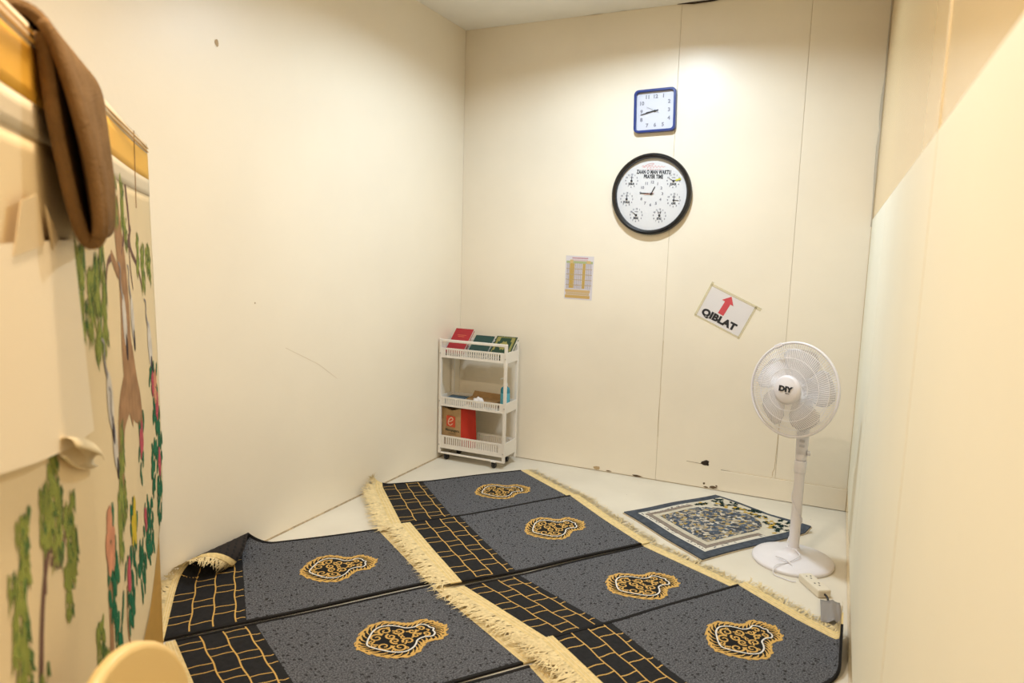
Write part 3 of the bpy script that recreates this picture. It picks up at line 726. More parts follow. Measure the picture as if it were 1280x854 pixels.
def round_clock():
    t = wall_thing('round_wall_clock', 'large round prayer-time clock with black rim and white dial', 'clock', -1.147, 1.893, math.radians(-2))
    n = 72; R = .259
    autosmooth(MB().lathe([(R, 0), (R, .030), (R - .006, .040), (R - .015, .044), (R - .026, .040), (R - .031, .030), (R - .031, .012)], n, cap=False).build('rim', mat('gloss_black_rim', (.010, .010, .011, 1), .22, .5), t))
    MB().lathe([(R - .030, .0), (R - .030, .0135)], n).build('dial', mat('prayer_dial_white', (.70, .70, .71, 1), .5), t)
    Z = .0142
    text('dial_title', 'ZAAN O MAN WAKTU', .034, Matrix.Translation((.004, .140, Z)), M_ink, t, bold=.0016, xs=.60, space=1.08)
    text('dial_title', 'PRAYER TIME', .033, Matrix.Translation((.004, .111, Z)), M_ink, t, bold=.0016, xs=.60, space=1.08)
    rd = mat('red_script', (.62, .20, .18, 1), .6)
    P = sp2([(-.075 + .15 * k / 24, .172 + .006 * math.sin(k * 1.9) + (.004 if k % 3 else 0)) for k in range(25)], 4)
    vs, fs = flat_ribbon(P, .0022); MB().add([(x, y, Z) for x, y in vs], fs).build('red_script_line', rd, t)
    P = sp2([(-.07, .166), (-.045, .186), (-.01, .196), (.0, .190), (-.04, .180)], 5); vs, fs = flat_ribbon(P, .0022); MB().add([(x, y, Z) for x, y in vs], fs).build('red_flourish', rd, t)
    text('arabic_style_line', 'w a k t u  s o l a t', .013, Matrix.Translation((.004, .159, Z)), rd, t)
    for k in range(1, 13):
        a = math.radians(90 - 30 * k); text('numeral', str(k), .024, Matrix.Translation((.072 * math.cos(a), .072 * math.sin(a) + .005, Z)), M_grey, t, bold=.0009)
    c = thing('x', 'x', 'x'); bpy.data.objects.remove(c)
    hand(t, 'hour_hand', math.radians(25), .050, .010, .006, .016, M_ink).location = (0, .005, 0)
    hand(t, 'minute_hand', math.radians(271), .072, .014, .005, .018, M_ink).location = (0, .005, 0)
    hand(t, 'second_hand', math.radians(262), .05, .02, .0018, .020, mat('red_hand', (.6, .1, .05, 1), .5)).location = (0, .005, 0)
    yel = mat('yellow_sticker', (.62, .60, .03, 1), .5)
    for (x, y, lb, h1, h2) in ((-.137, .083, 'SUBUH', 0, None), (-.160, -.035, 'SYURUK', 0, None), (-.088, -.135, 'IMSAK', 305, None), (.135, .087, 'ZUHUR', 300, 68), (.148, -.033, 'ASAR', 90, 0), (.065, -.133, 'ISYAK', 335, 15)):
        d = MB().lathe([(.007, Z), (.007, Z + .004), (.003, Z + .005)], 12, Matrix.Translation((x, y, 0))).build('prayer_dial_pin', M_ink, t)
        for k in range(1, 13):
            a = math.radians(90 - 30 * k); text('small_numeral', str(k), .014, Matrix.Translation((x + .040 * math.cos(a), y + .040 * math.sin(a), Z)), M_grey, d, bold=.0007)
        text('prayer_name', lb, .019, Matrix.Translation((x, y - .020, Z)), M_ink, d, bold=.001, xs=.62)
        text('prayer_caption', 'waktu', .009, Matrix.Translation((x, y + .022, Z)), M_grey, d, bold=.0004)
        for h in (h1, h2):
            if h is None: continue
            q = math.radians(90 - h); M = Matrix.Translation((x, y, 0)) @ Matrix.Rotation(q, 4, 'Z')
            MB().prism([(0, -.002), (.030, -.0015), (.034, 0), (.030, .0015), (0, .002)], Z + .002, Z + .003, M).build('prayer_hand', M_ink, d)
        if lb == 'ZUHUR':
            q = math.radians(20); MB().prism([(.016, -.005), (.048, -.008), (.050, .004), (.016, .003)], Z + .004, Z + .005, Matrix.Translation((x, y, 0)) @ Matrix.Rotation(q, 4, 'Z')).build('yellow_marker', yel, d)
    MB().lathe([(.006, .013), (.006, .0215), (.003, .023)], 16, Matrix.Translation((0, .005, 0))).build('centre_pin', M_ink, t)
    # glass over the dial, just inside the rim
round_clock()

def timetable():
    t = wall_thing('timetable_sheet', 'small printed prayer timetable sheet with yellow columns taped to wall', 'poster', -1.6225, 1.336, math.radians(-1))
    W, H = .202, .298
    MB().box(-W / 2, W / 2, -H / 2, H / 2, .0004, .0012).build('paper', mat('timetable_paper', (.70, .66, .70, 1), .6), t)
    Z = [.0016]
    def q(name, x0, x1, y0, y1, col, z=0):
        Z[0] += .00005; z = Z[0]
        MB().box(x0, x1, y0, y1, .001, z).build(name, mat('print_%s_%d' % (name, int(col[0] * 1000)), col + (1,), .6), t)
    q('pink_heading', -.055, .06, .130, .138, (.50, .25, .30)); q('pink_heading', -.06, .058, .112, .125, (.62, .48, .50))
    q('green_row', -.095, .095, .098, .114, (.40, .46, .24)); q('orange_tab', -.070, -.045, .098, .122, (.62, .46, .20)); q('orange_tab', .050, .080, .098, .118, (.62, .46, .20))
    for x0, x1 in ((-.070, -.045), (-.044, -.036), (.024, .044)): q('yellow_column', x0, x1, -.072, .098, (.58, .38, .07))
    mb = MB(); mb2 = MB()
    for x in (-.085, -.075, -.028, -.015, -.002, .012, .055, .068, .082): mb.box(x - .001, x + .001, -.075, .098, .001, .00245)
    for k in range(30): mb.box(-.093, .093, .096 - k * .0059, .0965 - k * .0059, .001, .0024)
    mb.build('table_rules', mat('lilac_rules', (.34, .32, .40, 1), .6), t)
    for k in (0.062, .024, -.012, -.048): mb2.box(-.093, .093, k - .004, k, .001, .0025)
    mb2.build('shaded_rows', mat('ochre_rows', (.50, .38, .20, 1), .6), t)
    q('orange_notes', -.095, .085, -.100, -.082, (.60, .42, .20)); q('pale_notes', -.09, .08, -.118, -.101, (.58, .44, .28)); q('orange_notes', -.095, .085, -.140, -.120, (.58, .38, .13))
timetable()

def qiblat():
    t = wall_thing('qiblat_sign', 'white paper sign with red arrow reading QIBLAT, hung askew', 'sign', -.639, 1.168, math.radians(-24.6))
    W, H = .300, .216
    mb = MB(); n = 12
    vs = []
    for j in range(n + 1):
        for i in range(n + 1):
            x, y = W * (i / n - .5), H * (j / n - .5); vs.append((x, y, .0012 + .0007 * math.sin(i * 1.3 + j) * math.sin(j * 1.1)))
    mb.add(vs, [(j * (n + 1) + i, j * (n + 1) + i + 1, (j + 1) * (n + 1) + i + 1, (j + 1) * (n + 1) + i) for j in range(n) for i in range(n)])
    mb.build('paper', mat('white_sign_paper', (.76, .72, .72, 1), .55, .4), t, smooth=True)
    red = mat('arrow_red', (.62, .07, .085, 1), .55)
    MB().prism([(-.019, -.066), (.019, -.066), (.019, .018), (.040, .018), (0, .064), (-.040, .018), (-.019, .018)], .0018, .0024, Matrix.Translation((-.012, .034, 0)) @ Matrix.Rotation(math.radians(-3), 4, 'Z')).build('red_arrow', red, t)
    text('sign_lettering', 'QIBLAT', .059, Matrix.Translation((-.010, -.066, .0022)), M_ink, t, bold=.0036, xs=1.12, space=1.04)
    tape = mat('yellowed_tape', (.84, .74, .46, 1), .3, .5, alpha=.30)
    for x0, x1, y0, y1 in ((-W / 2 - .008, W / 2 + .008, H / 2 - .008, H / 2 + .008), (-W / 2 - .008, W / 2 + .004, -H / 2 - .007, -H / 2 + .005), (-W / 2 - .010, -W / 2 + .006, -H / 2, H / 2 + .02), (W / 2 - .006, W / 2 + .008, -H / 2 - .01, H / 2), (W / 2 - .005, W / 2 + .035, H / 2 - .012, H / 2 + .008)):
        MB().box(x0, x1, y0, y1, .0020, .0023).build('tape_strip', tape, t)
qiblat()

# ================================================================== PEDESTAL FAN
def fan():
    t = thing('pedestal_fan', 'white pedestal fan standing by the floral mat', 'fan', (-.105, 3.62, 0))
    wm = mat('white_fan_plastic', (.78, .76, .80, 1), .35, .5)
    wire = mat('white_fan_wire', (.80, .78, .80, 1), .4, .5)
    autosmooth(MB().lathe([(.190, 0), (.194, .006), (.194, .013), (.188, .020), (.15, .028), (.09, .036), (.045, .046), (.034, .060), (.030, .075)], 56).build('base', wm, t), 50)
    MB().lathe([(.186, -.0), (.186, .003)], 40).build('base_pad', M_black, t)
    autosmooth(MB().lathe([(.0250, .06), (.0240, .48)], 24).build('pole', wm, t))
    autosmooth(MB().lathe([(.0265, .46), (.0285, .465), (.0285, .515), (.0265, .52)], 24).build('collar', wm, t))
    autosmooth(MB().lathe([(.0180, .50), (.0180, .56)], 20).build('inner_pole', wm, t))
    ax = Vector((-.47, -.87, .10)).normalized()      # the way the fan blows
    neck = MB()
    prof = [(.025, .525), (.027, .54), (.029, .62), (.030, .70), (.028, .76), (.034, .80), (.032, .84)]
    neck.lathe(prof, 20, Matrix.Translation((0, 0, 0)) @ Matrix.Diagonal((1.0, .85, 1, 1)))
    autosmooth(neck.build('control_neck', wm, t), 50)
    MB().lathe([(.012, 0), (.012, .012), (.009, .015)], 14, Matrix.Translation((.026, -.012, .565)) @ Matrix.Rotation(math.radians(90), 4, 'Y')).build('height_knob', wm, t)
    for z in (.60, .625, .65, .675):
        MB().box(-.012, .012, -.0285, -.0245, z - .006, z + .006).build('speed_button', mat('grey_button', (.55, .54, .58, 1), .4), t, bevel=.002)
    ay = Vector((0, 0, 1)); X = ay.cross(ax).normalized(); Yv = ax.cross(X)
    M = Matrix(((X.x, Yv.x, ax.x, 0), (X.y, Yv.y, ax.y, 0), (X.z, Yv.z, ax.z, 0), (0, 0, 0, 1)))
    M = Matrix.Translation((0, 0, .875)) @ M         # local z runs along the blow direction from the motor
    autosmooth(MB().lathe([(.020, -.075), (.044, -.065), (.056, -.035), (.058, .01), (.054, .040), (.05, .045)], 32, M).build('motor_housing', wm, t), 50)
    R = .224
    def gprof(front):
        if front: return [(.062, .170), (.10, .167), (.150, .158), (.190, .142), (R - .004, .122)]
        return [(.055, .055), (.10, .060), (.150, .070), (.195, .088), (R - .004, .115)]
    for nm, fr in (('front_guard', True), ('rear_guard', False)):
        P = gprof(fr); mb = MB(); N = 120
        for k in range(N):
            a = 2 * math.pi * k / N; tw = .35 if fr else -.2
            pts = [M @ Vector((r * math.cos(a + tw * r / R), r * math.sin(a + tw * r / R), z)) for r, z in P]
            mb.tube(pts, .0011, 4)
        for r, z in ((.10, P[1][1]), (.150, P[2][1]), (.192, P[3][1] - (0 if fr else 0))):
            mb.tube([M @ Vector((r * math.cos(2 * math.pi * k / 72), r * math.sin(2 * math.pi * k / 72), z)) for k in range(72)], .0014, 5, True)
        mb.build(nm, wire, t)
    MB().tube([M @ Vector((R * math.cos(2 * math.pi * k / 80), R * math.sin(2 * math.pi * k / 80), .118)) for k in range(80)], .0065, 10, True).build('guard_rim', wm, t, smooth=True)
    q = math.radians(118); MB().obox(M @ Matrix.Rotation(q, 4, 'Z') @ Matrix.Translation((R, 0, .118)), .018, .040, .022).build('rim_clip', wm, t, bevel=.003)
    cap = autosmooth(MB().lathe([(.066, .158), (.069, .166), (.067, .176), (.056, .183), (.0, .186)], 40, M).build('hub_cap', wm, t), 50)
    text('hub_lettering', 'DIY', .034, M @ Matrix.Translation((0, .002, .1872)), M_ink, cap, bold=.002, xs=1.25)
    text('hub_small_lettering', 'more', .010, M @ Matrix.Translation((.012, -.016, .1872)), M_ink, cap)
    bl = mat('milky_blade_plastic', (.82, .80, .84, 1), .25, .4, alpha=.52)
    autosmooth(MB().lathe([(.046, .050), (.048, .130), (.040, .140)], 28, M).build('blade_hub', wm, t))
    for k in range(5):
        mb = MB(); vs = []; nr, na = 7, 8
        for i in range(nr + 1):
            r = .042 + (.196 - .042) * i / nr; half = math.radians(34 if i < 1 else 40 - 3 * abs(i - 4) - (9 if i == nr else 0))
            for j in range(na + 1):
                s = j / na - .5; a = 2 * math.pi * k / 5 + .25 * i / nr + s * 2 * half * .86
                vs.append(M @ Vector((r * math.cos(a), r * math.sin(a), .108 + s * .030)))
        mb.add(vs, [(i * (na + 1) + j, i * (na + 1) + j + 1, (i + 1) * (na + 1) + j + 1, (i + 1) * (na + 1) + j) for i in range(nr) for j in range(na)])
        o = mb.build('blade', bl, t, smooth=True); s = o.modifiers.new('s', 'SOLIDIFY'); s.thickness = .002
    # mains cord winding down the pole and over the base
    P = [(.0, .03, .52)]
    for k in range(0, 16):
        a = 1.5 + k * .55; P.append((.0285 * math.cos(a), .0285 * math.sin(a), .40 - .021 * k))
    P += [(.02, -.035, .066), (.03, -.06, .055), (-.02, -.12, .036), (-.06, -.16, .034), (-.075, -.195, .028), (-.07, -.215, .006), (-.03, -.235, .004), (.01, -.25, .004), (.03, -.255, .01)]
    MB().tube(spline(P, 5), .0026, 6).build('mains_cord', wm, t, smooth=True)
fan()

def socket_strip():
    t = thing('extension_socket', 'white extension socket block on the floor at the fan base', 'socket', (.004, 3.345, 0), math.radians(-58))
    wm = mat('ivory_socket_plastic', (.74, .68, .56, 1), .4)
    MB().box(-.085, .085, -.031, .031, .0005, .038).build('socket_body', wm, t, bevel=.006)
    for cx in (-.040, .030):
        for dx, dy in ((-.012, .010), (-.012, -.010), (.010, 0)):
            MB().box(cx + dx - .004, cx + dx + .004, dy + -.0028, dy + .0028, .037, .0388).build('socket_hole', M_black, t)
    MB().tube(spline([(.083, 0, .018), (.105, 0, .016), (.125, -.006, .008), (.15, -.012, .005), (.165, -.012, .004)], 5), .0045, 8).build('black_cable', M_black, t, smooth=True)
    MB().tube(spline([(-.083, 0, .02), (-.12, .0, .018), (-.17, -.01, .030), (-.21, -.03, .046), (-.25, -.06, .048)], 5), .0035, 8).build('white_cable', mat('white_fan_plastic', (.78, .76, .80, 1), .35), t, smooth=True)
socket_strip()
def grey_tape():
    n = 8; c = [Vector(p) for p in ((.032, 3.225), (.112, 3.235), (.118, 3.03), (.040, 3.02))]
    ctr = Vector((.075, 3.13)); vs = []
    for j in range(n + 1):
        for i in range(n + 1):
            s, q = i / n, j / n; p = c[0] * (1 - s) * (1 - q) + c[1] * s * (1 - q) + c[2] * s * q + c[3] * (1 - s) * q
            vs.append((p.x - ctr.x, p.y - ctr.y, .012 + .004 * math.sin(s * 7) * math.sin(q * 5) + .010 * math.exp(-((s - .6) / .12) ** 2) + .004 * q))
    o = MB().add(vs, [(j * (n + 1) + i, (j + 1) * (n + 1) + i, (j + 1) * (n + 1) + i + 1, j * (n + 1) + i + 1) for j in range(n) for i in range(n)]).build('tape_patch', mat('grey_cloth_tape', (.30, .28, .27, 1), .4, .5, alpha=.8), None, smooth=True)
    s = o.modifiers.new('s', 'SOLIDIFY'); s.thickness = .001
    o.location = (ctr.x, ctr.y, 0); tag(o, 'square of grey tape holding the black cable to the floor', 'tape')
grey_tape()

# ================================================================== BOARD WITH PAINTED SCROLL
BP = Vector((-2.169, 1.651, 0)); BD = Vector((-.722, .692, 0)); BN = Vector((.692, .722, 0))
def board_matrix(): # local x = s (along the board), y = out of the face, z = up
    return Matrix(((BD.x, BN.x, 0, BP.x), (BD.y, BN.y, 0, BP.y), (0, 0, 1, 0), (0, 0, 0, 1)))
def on_board(name, label, cat):
    o = thing(name, label, cat); o.matrix_world = board_matrix(); return o
def board():
    t = on_board('partition_board', 'tall freestanding ochre board standing at an angle to the left wall', 'board')
    ochre = mat('ochre_board', (.62, .34, .07, 1), .55, .4, vary=.15, vscale=4)
    dk = mat('dark_wood_edge', (.10, .05, .03, 1), .5)
    MB().box(-2.05, .012, -.030, -.002, .0, 1.815).build('panel', ochre, t)
    MB().box(-2.05, .0, -.034, .004, 1.815, 1.832).build('top_rail', dk, t, bevel=.003)
    for s in (-2.0, -.05):
        MB().box(s - .03, s + .03, -.20, -.030, 0, .03).build('foot', dk, t, bevel=.004)
board()

def scroll():
    t = on_board('hanging_scroll', 'painted paper scroll of pines, cranes and peonies hung over the board', 'scroll')
    paper = mat('cream_scroll_paper', (.78, .61, .36, 1), .7, .25, vary=.07, vscale=3)
    pale = mat('pale_scroll_border', (.72, .60, .42, 1), .7, .2)
    yell = mat('yellow_scroll_silk', (.85, .46, .06, 1), .6, .25)
    def off(s, z):   # the paper stands a little off the board and bellies near its free end
        return .006 + .004 * math.sin(s * 5) + .004 * math.exp(-((s + .02) / .20) ** 2) * math.exp(-((z - .80) / .42) ** 2) + .008 * math.exp(-((z - .36) / .1) ** 2)
    def edge(z):     # free edge of the paper
        if z > .62: return .004 + .062 * max(0, math.sin((1.8 - z) / 1.18 * math.pi * .62))
        q = (.62 - z) / .27
        return .060 - .47 * q ** 1.9
    def sheet(name, z0, z1, m, o=0, nz=12, ns=50, s_min=-1.95, par=t):
        vs = []
        for j in range(nz + 1):
            z = z0 + (z1 - z0) * j / nz; e = edge(z)
            for i in range(ns + 1):
                s = s_min + (e - s_min) * i / ns; vs.append((s, off(s, z) + o, z))
        ob = MB().add(vs, [(j * (ns + 1) + i, j * (ns + 1) + i + 1, (j + 1) * (ns + 1) + i + 1, (j + 1) * (ns + 1) + i) for j in range(nz) for i in range(ns)]).build(name, m, par, smooth=True)
        s_ = ob.modifiers.new('s', 'SOLIDIFY'); s_.thickness = .0012; s_.offset = -1
        return ob
    sheet('paper', .345, 1.655, paper, 0, 50)
    sheet('pale_border', 1.655, 1.710, pale, .0012, 3)
    sheet('yellow_band', 1.710, 1.795, yell, .0014, 4)
    sheet('top_border', 1.795, 1.828, pale, .0012, 2)
    for z in (1.800, 1.812): MB().box(-1.95, -.0, .009, .0125, z, z + .0025).build('gilt_line', mat('gilt_line_thread', (.60, .33, .06, 1), .5), t)
    MB().tube([(-.285, off(-.285, 1.83) + .004, 1.83), (-.300, off(-.3, 1.6) + .004, 1.60)], .0013, 5).build('hanging_cord', mat('cord_brown', (.25, .14, .06, 1), .8), t)
    P3 = lambda s, z, h=.0025: (s, off(s, z) + h * .4 + .0011, z)
    rnd = random.Random(11)
    def stroke(name, polys, m, h=.0025):
        mb = MB()
        for vs, fs in polys: mb.add([P3(s, z, h) for s, z in vs], fs)
        return mb.build(name, m, t)
    def m_(n, c): return mat('paint_' + n, c, .8, .1, vary=.3, vscale=18)
    bark = m_('bark', (.42, .23, .11, 1)); bark2 = m_('bark_dark', (.20, .11, .08, 1))
    def line(pts, w0, w1): 
        P = sp2(pts, 5); return flat_ribbon(P, [w0 + (w1 - w0) * i / (len(P) - 1) for i in range(len(P))])
    for tr in ([line([(-.70, 1.60), (-.66, 1.50), (-.62, 1.42), (-.60, 1.32), (-.60, 1.22), (-.57, 1.12), (-.62, 1.05)], .10, .22),
                     line([(-.56, 1.14), (-.48, 1.06), (-.40, 1.00), (-.36, .92)], .20, .06), line([(-.62, 1.10), (-.74, 1.05), (-.78, .92), (-.80, .80)], .14, .05),
                     line([(-.80, 1.47), (-.72, 1.43), (-.66, 1.42)], .022, .05), line([(-.98, .86), (-1.0, .75), (-1.01, .62), (-1.03, .50)], .035, .05), line([(-.78, .62), (-.80, .52), (-.78, .42)], .015, .02)]): stroke('trunk', [tr], bark)
    for br in ([line([(-.62, 1.46), (-.55, 1.52), (-.50, 1.49), (-.42, 1.54)], .03, .02), line([(-.50, 1.66), (-.45, 1.56), (-.44, 1.48), (-.30, 1.42), (-.22, 1.34)], .03, .012), line([(-.80, 1.46), (-.86, 1.44), (-.90, 1.36)], .02, .01),
                        line([(-.47, 1.52), (-.46, 1.43), (-.42, 1.36)], .02, .01), line([(-1.55, .72), (-1.50, .92), (-1.44, 1.0), (-1.40, .96)], .028, .012), line([(-1.48, .94), (-1.46, 1.02), (-1.43, 1.06), (-1.46, 1.10)], .02, .01), line([(-1.62, .70), (-1.64, .86), (-1.60, .95)], .025, .012), line([(-1.44, .98), (-1.38, .95), (-1.34, 1.0)], .016, .01)]): stroke('branch', [br], bark2)
    def needles(cs, cz, ws, hz, N, seed):
        r = random.Random(seed); out = []
        for k in range(N):
            s = cs + r.uniform(-1, 1) * ws; z = cz + r.uniform(-1, 1) * hz; l = hz * r.uniform(.25, .5); a = r.uniform(-.02, .02)
            out.append(([(s - .0075, z), (s + a, z - l), (s + .0075, z), (s + a * .3, z + l * .6)], [(0, 1, 2, 3)]))
        return out
    lg = m_('light_pine', (.30, .33, .07, 1)); dg = m_('dark_pine', (.10, .18, .05, 1))
    clumps = [(-1.14, 1.40, .028, .085, 70), (-1.06, 1.37, .025, .07, 60), (-1.00, 1.36, .03, .10, 80), (-.92, 1.38, .025, .11, 70), (-.69, 1.60, .022, .06, 50), (-.57, 1.60, .03, .07, 70), (-.53, 1.52, .02, .04, 40), (-.20, 1.42, .03, .07, 60), (-.10, 1.44, .025, .05, 50), (-.30, 1.46, .02, .06, 50), (-.05, 1.42, .02, .06, 40),
              (-.76, .98, .02, .06, 60), (-.80, .88, .025, .09, 80), (-.84, .80, .022, .08, 70), (-.74, .84, .015, .05, 40), (-1.40, 1.14, .022, .055, 70), (-1.45, 1.06, .03, .05, 80), (-1.39, 1.02, .03, .06, 80), (-1.31, .96, .03, .075, 90), (-1.34, .88, .02, .05, 60), (-1.61, .98, .03, .06, 80), (-1.57, 1.05, .03, .05, 70), (-1.60, .86, .03, .06, 80), (-1.52, .78, .03, .05, 60), (-1.12, .64, .035, .06, 80), (-1.08, .56, .03, .05, 60), (-.95, .50, .03, .06, 60)]
    for nm, m, hs, sd in (('dark_pine_needles', dg, .0029, 50), ('light_pine_needles', lg, .0034, 90)):
        pol = []
        for k, (a, b, c_, d, N) in enumerate(clumps): pol += needles(a + (.012 if sd == 50 else -.006), b, c_, d, int(N * (.34 if sd == 50 else .46)), sd + k)
        stroke(nm, pol, m, hs)['kind'] = 'stuff'
    white = m_('crane_white', (.72, .64, .54, 1)); blk = m_('crane_black', (.05, .04, .05, 1)); gry = m_('crane_grey', (.36, .32, .30, 1))
    def blobp(c, z, rs, rz, rot=0, n=12): return ([(c + rs * math.cos(a) * math.cos(rot) - rz * math.sin(a) * math.sin(rot), z + rs * math.cos(a) * math.sin(rot) + rz * math.sin(a) * math.cos(rot)) for a in [2 * math.pi * k / n for k in range(n)]], [tuple(range(n))])
    cr = [(-.62, 1.29, 1), (-.46, 1.28, .9), (-.90, 1.13, 1), (-.12, 1.16, 1.1), (-.86, 1.01, .8)]
    for s, z, k in cr:
        c_ = stroke('crane', [blobp(s, z, .036 * k, .075 * k, .25)], white, .0038)
        stroke('wing', [blobp(s + .022, z - .075 * k, .016 * k, .038 * k, .2)], blk, .0046).parent = c_
        stroke('neck', [line([(s - .02, z + .06), (s - .05 * k, z + .10), (s - .045 * k, z + .14), (s - .075 * k, z + .155)], .018, .008)], gry, .0046).parent = c_
    pets = (('pink_peony', (.60, .10, .13, 1), [(-.38, .90, 1.1), (-.03, .93, 1), (-.02, .72, 1), (-.36, .64, .8), (-.74, .63, .9), (-.10, 1.02, .8)]), ('coral_peony', (.74, .32, .18, 1), [(-.98, .82, 1.5), (-.05, 1.00, 1.1)]), ('yellow_peony', (.74, .52, .04, 1), [(-.61, .72, 1.4)]))
    grn = m_('peony_leaf', (.02, .16, .075, 1))
    lf = []
    for nm, c, L in pets:
        pol = []
        for s, z, k in L:
            for q in range(9):
                a = rnd.uniform(0, 6.28); pol.append(blobp(s + .020 * k * math.cos(a), z + .030 * k * math.sin(a), .016 * k, .028 * k, rnd.uniform(-.5, .5), 8))
            stroke(nm, pol, m_(nm, c), .0048)['kind'] = 'stuff'; pol = []
            for q in range(12):
                lf.append(blobp(s + rnd.uniform(-.06, .06), z + rnd.uniform(-.13, .06), .012, .028, rnd.uniform(-.7, .7), 7))
    for s0, z0, n_ in ((-.95, .68, 22), (-.68, .58, 18), (-.45, .54, 18), (-.25, .56, 24), (-.12, .74, 24), (-.55, .62, 12), (-.90, .56, 10), (-.02, .60, 16), (.02, .78, 12)):
        for q in range(n_): lf.append(blobp(s0 + rnd.uniform(-.07, .05), z0 + rnd.uniform(-.09, .09), .013, .027, rnd.uniform(-.7, .7), 7))
    stroke('peony_leaves', lf, grn, .0041)['kind'] = 'stuff'
scroll()

def paper_sheet():
    t = on_board('taped_paper', 'blank pale paper taped on the scroll below the brown shawl', 'paper')
    m = mat('pale_blank_paper', (.86, .72, .51, 1), .6, .3)
    vs = [(-1.72, .0155, 1.49), (-1.215, .0150, 1.500), (-1.115, .0150, 1.115), (-1.30, .0155, 1.132), (-1.525, .0155, 1.170), (-1.72, .0155, 1.21)]
    o = MB().add(vs, [(5, 4, 3, 2, 1, 0)]).build('paper', m, t); o.modifiers.new('s', 'SOLIDIFY').thickness = .001
    tp = mat('masking_tape', (.66, .50, .28, 1), .6, .3)
    for P in ([(-1.535, 1.552), (-1.448, 1.567), (-1.425, 1.49), (-1.585, 1.475)], [(-1.408, 1.553), (-1.33, 1.50), (-1.375, 1.482)]):
        o = MB().add([(s, .0172, z) for s, z in P], [tuple(reversed(range(len(P))))]).build('tape_strip', tp, t); o.modifiers.new('s', 'SOLIDIFY').thickness = .001
paper_sheet()
def paper_curl():
    # loose rolled end of paper under the sheet
    t = on_board('paper_curl', 'loose cream curl of tape hanging under the blank paper', 'paper')
    m = mat('cream_curl_paper', (.80, .66, .42, 1), .6, .3)
    vs = []; n = 16; k = 8
    for i in range(n + 1):
        a = math.pi * 1.5 * i / n
        for j in range(k + 1):
            q = j / k; s = -1.39 + .26 * q; z = 1.155 - .10 * q; r = .020 * math.sin(math.pi * (.18 + .72 * q)) + .003
            vs.append((s,   .024 + r * math.cos(a), z + r * 1.2 * math.sin(a)))
    o = MB().add(vs, [(i * (k + 1) + j, i * (k + 1) + j + 1, (i + 1) * (k + 1) + j + 1, (i + 1) * (k + 1) + j) for i in range(n) for j in range(k)]).build('curl', m, t, smooth=True)
    o.modifiers.new('s', 'SOLIDIFY').thickness = .001
paper_curl()

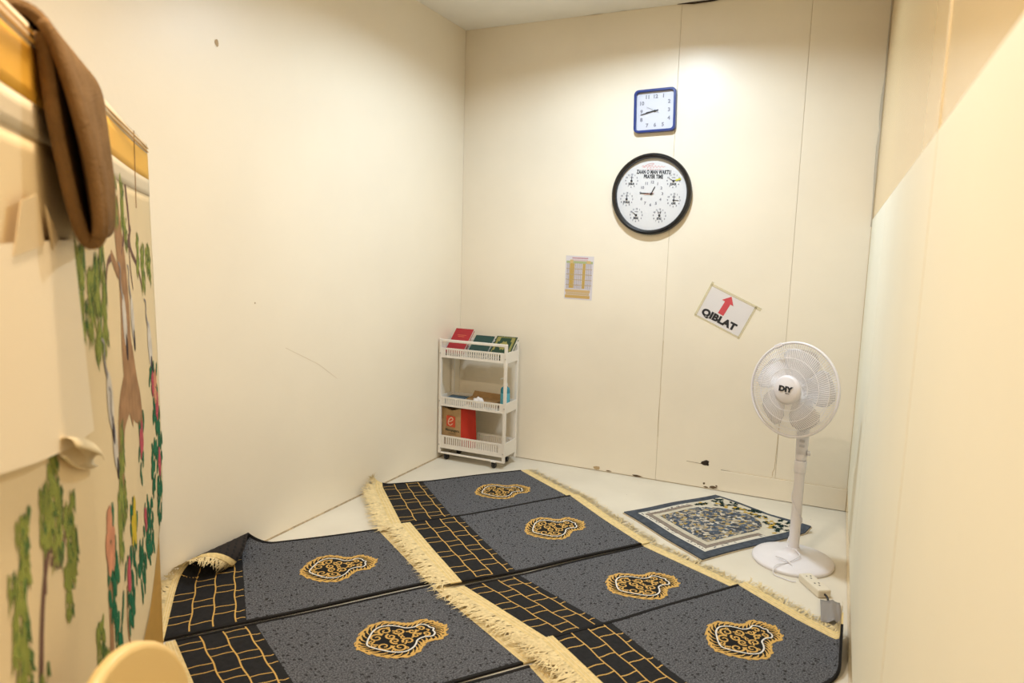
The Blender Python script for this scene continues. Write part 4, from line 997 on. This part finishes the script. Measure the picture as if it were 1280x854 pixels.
def shawl():
    t = on_board('brown_shawl', 'folded brown wool shawl draped over the top of the board', 'shawl')
    m = mat('brown_wool', (.235, .135, .058, 1), .95, .1, vary=.2, vscale=30, bump=.5, bscale=220)
    # profile (out from the board, height): inner leaf, turn at the bottom, outer leaf, over the rail, down the back
    near = [(.022, 1.818), (.030, 1.70), (.040, 1.62), (.050, 1.555), (.060, 1.512), (.071, 1.494), (.083, 1.505), (.086, 1.545), (.080, 1.62), (.066, 1.70), (.048, 1.775), (.030, 1.825), (.004, 1.850), (-.030, 1.850), (-.056, 1.825), (-.062, 1.74), (-.064, 1.60), (-.066, 1.50)]
    far = [(.020, 1.806), (.021, 1.70), (.023, 1.62), (.024, 1.565), (.026, 1.530), (.032, 1.515), (.040, 1.524), (.043, 1.56), (.042, 1.63), (.039, 1.70), (.034, 1.765), (.026, 1.812), (.004, 1.846), (-.030, 1.848), (-.056, 1.825), (-.062, 1.74), (-.064, 1.60), (-.066, 1.52)]
    ns = 30; rows = []
    A = spline([(0, y, z) for y, z in near], 4); B = spline([(0, y, z) for y, z in far], 4); n = len(A)
    for i in range(ns + 1):
        x = i / ns; e = x ** .8
        for k in range(n):
            p = A[k] * (1 - e) + B[k] * e
            fr = max(0, 1 - abs(k / n - .45) / .2)            # folds show on the outer leaf
            y = p.y + fr * .006 * math.sin(x * 13 + k * .08)
            rows.append((-1.392 + .41 * x + .05 * max(0, (1.83 - p.z)) * (1 - x) - .10 * x * max(0, (1.80 - p.z)), y, p.z))
    o = MB().add(rows, [(i * n + k, (i + 1) * n + k, (i + 1) * n + k + 1, i * n + k + 1) for i in range(ns) for k in range(n - 1)]).build('folded_cloth', m, t, smooth=True)
    sd = o.modifiers.new('s', 'SOLIDIFY'); sd.thickness = .020; sd.offset = 0
    # hem stitched along the near edge
    MB().tube([(-1.394 + .05 * max(0, 1.83 - p.z), p.y, p.z) for p in A[24:46]], .0095, 8).build('hem', m, o, smooth=True)
shawl()

# ================================================================== CHAIR
def chair():
    c = Vector((-.985, .69, 0))
    t = thing('plastic_chair', 'cream plastic chair with rounded back standing beside the board', 'chair', (c.x, c.y, 0), math.atan2(BD.y, BD.x))
    t.rotation_euler.z = math.radians(112.4)      # local -y faces the room, turned away from the board
    m = mat('cream_chair_plastic', (.78, .56, .24, 1), .4, .5)
    hw = .165
    # back shell with arched top
    def outline(o):
        P = [(-hw + o, .46), (hw - o, .46), (hw - o, .66)]
        for k in range(1, 16):
            a = math.pi * k / 16; P.append(((hw - o) * math.cos(a), .66 + (.178 - o) * math.sin(a)))
        return P + [(-hw + o, .66)]
    n = len(outline(0)); vs = []
    for o, y in ((.006, .012), (0, .006), (0, -.006), (.006, -.012), (.012, -.013)): vs += [(x, y + .03 * (1 - (x / hw) ** 2), z) for x, z in outline(o)]
    fs = [(k * n + i, k * n + (i + 1) % n, (k + 1) * n + (i + 1) % n, (k + 1) * n + i) for k in range(4) for i in range(n)] + [tuple(range(n)), tuple(reversed(range(4 * n, 5 * n)))]
    autosmooth(MB().add(vs, fs).build('backrest', m, t), 60)
    seat = [(x, y) for x, y in rrect(.21, .20, .06)]
    MB().prism(seat, .425, .450, Matrix.Translation((0, -.20, 0))).build('seat', m, t, bevel=.008)
    for sx in (-1, 1):
        for sy, y0 in ((-1, -.36), (1, -.03)):
            MB().tube([(sx * .175, y0, .43), (sx * .20, y0 + sy * .02, .0)], [.022, .016], 10).build('leg', m, t, smooth=True)
        MB().box(sx * .17 - .015, sx * .17 + .015, -.02, .02, .43, .50).build('back_post', m, t, bevel=.004)
chair()
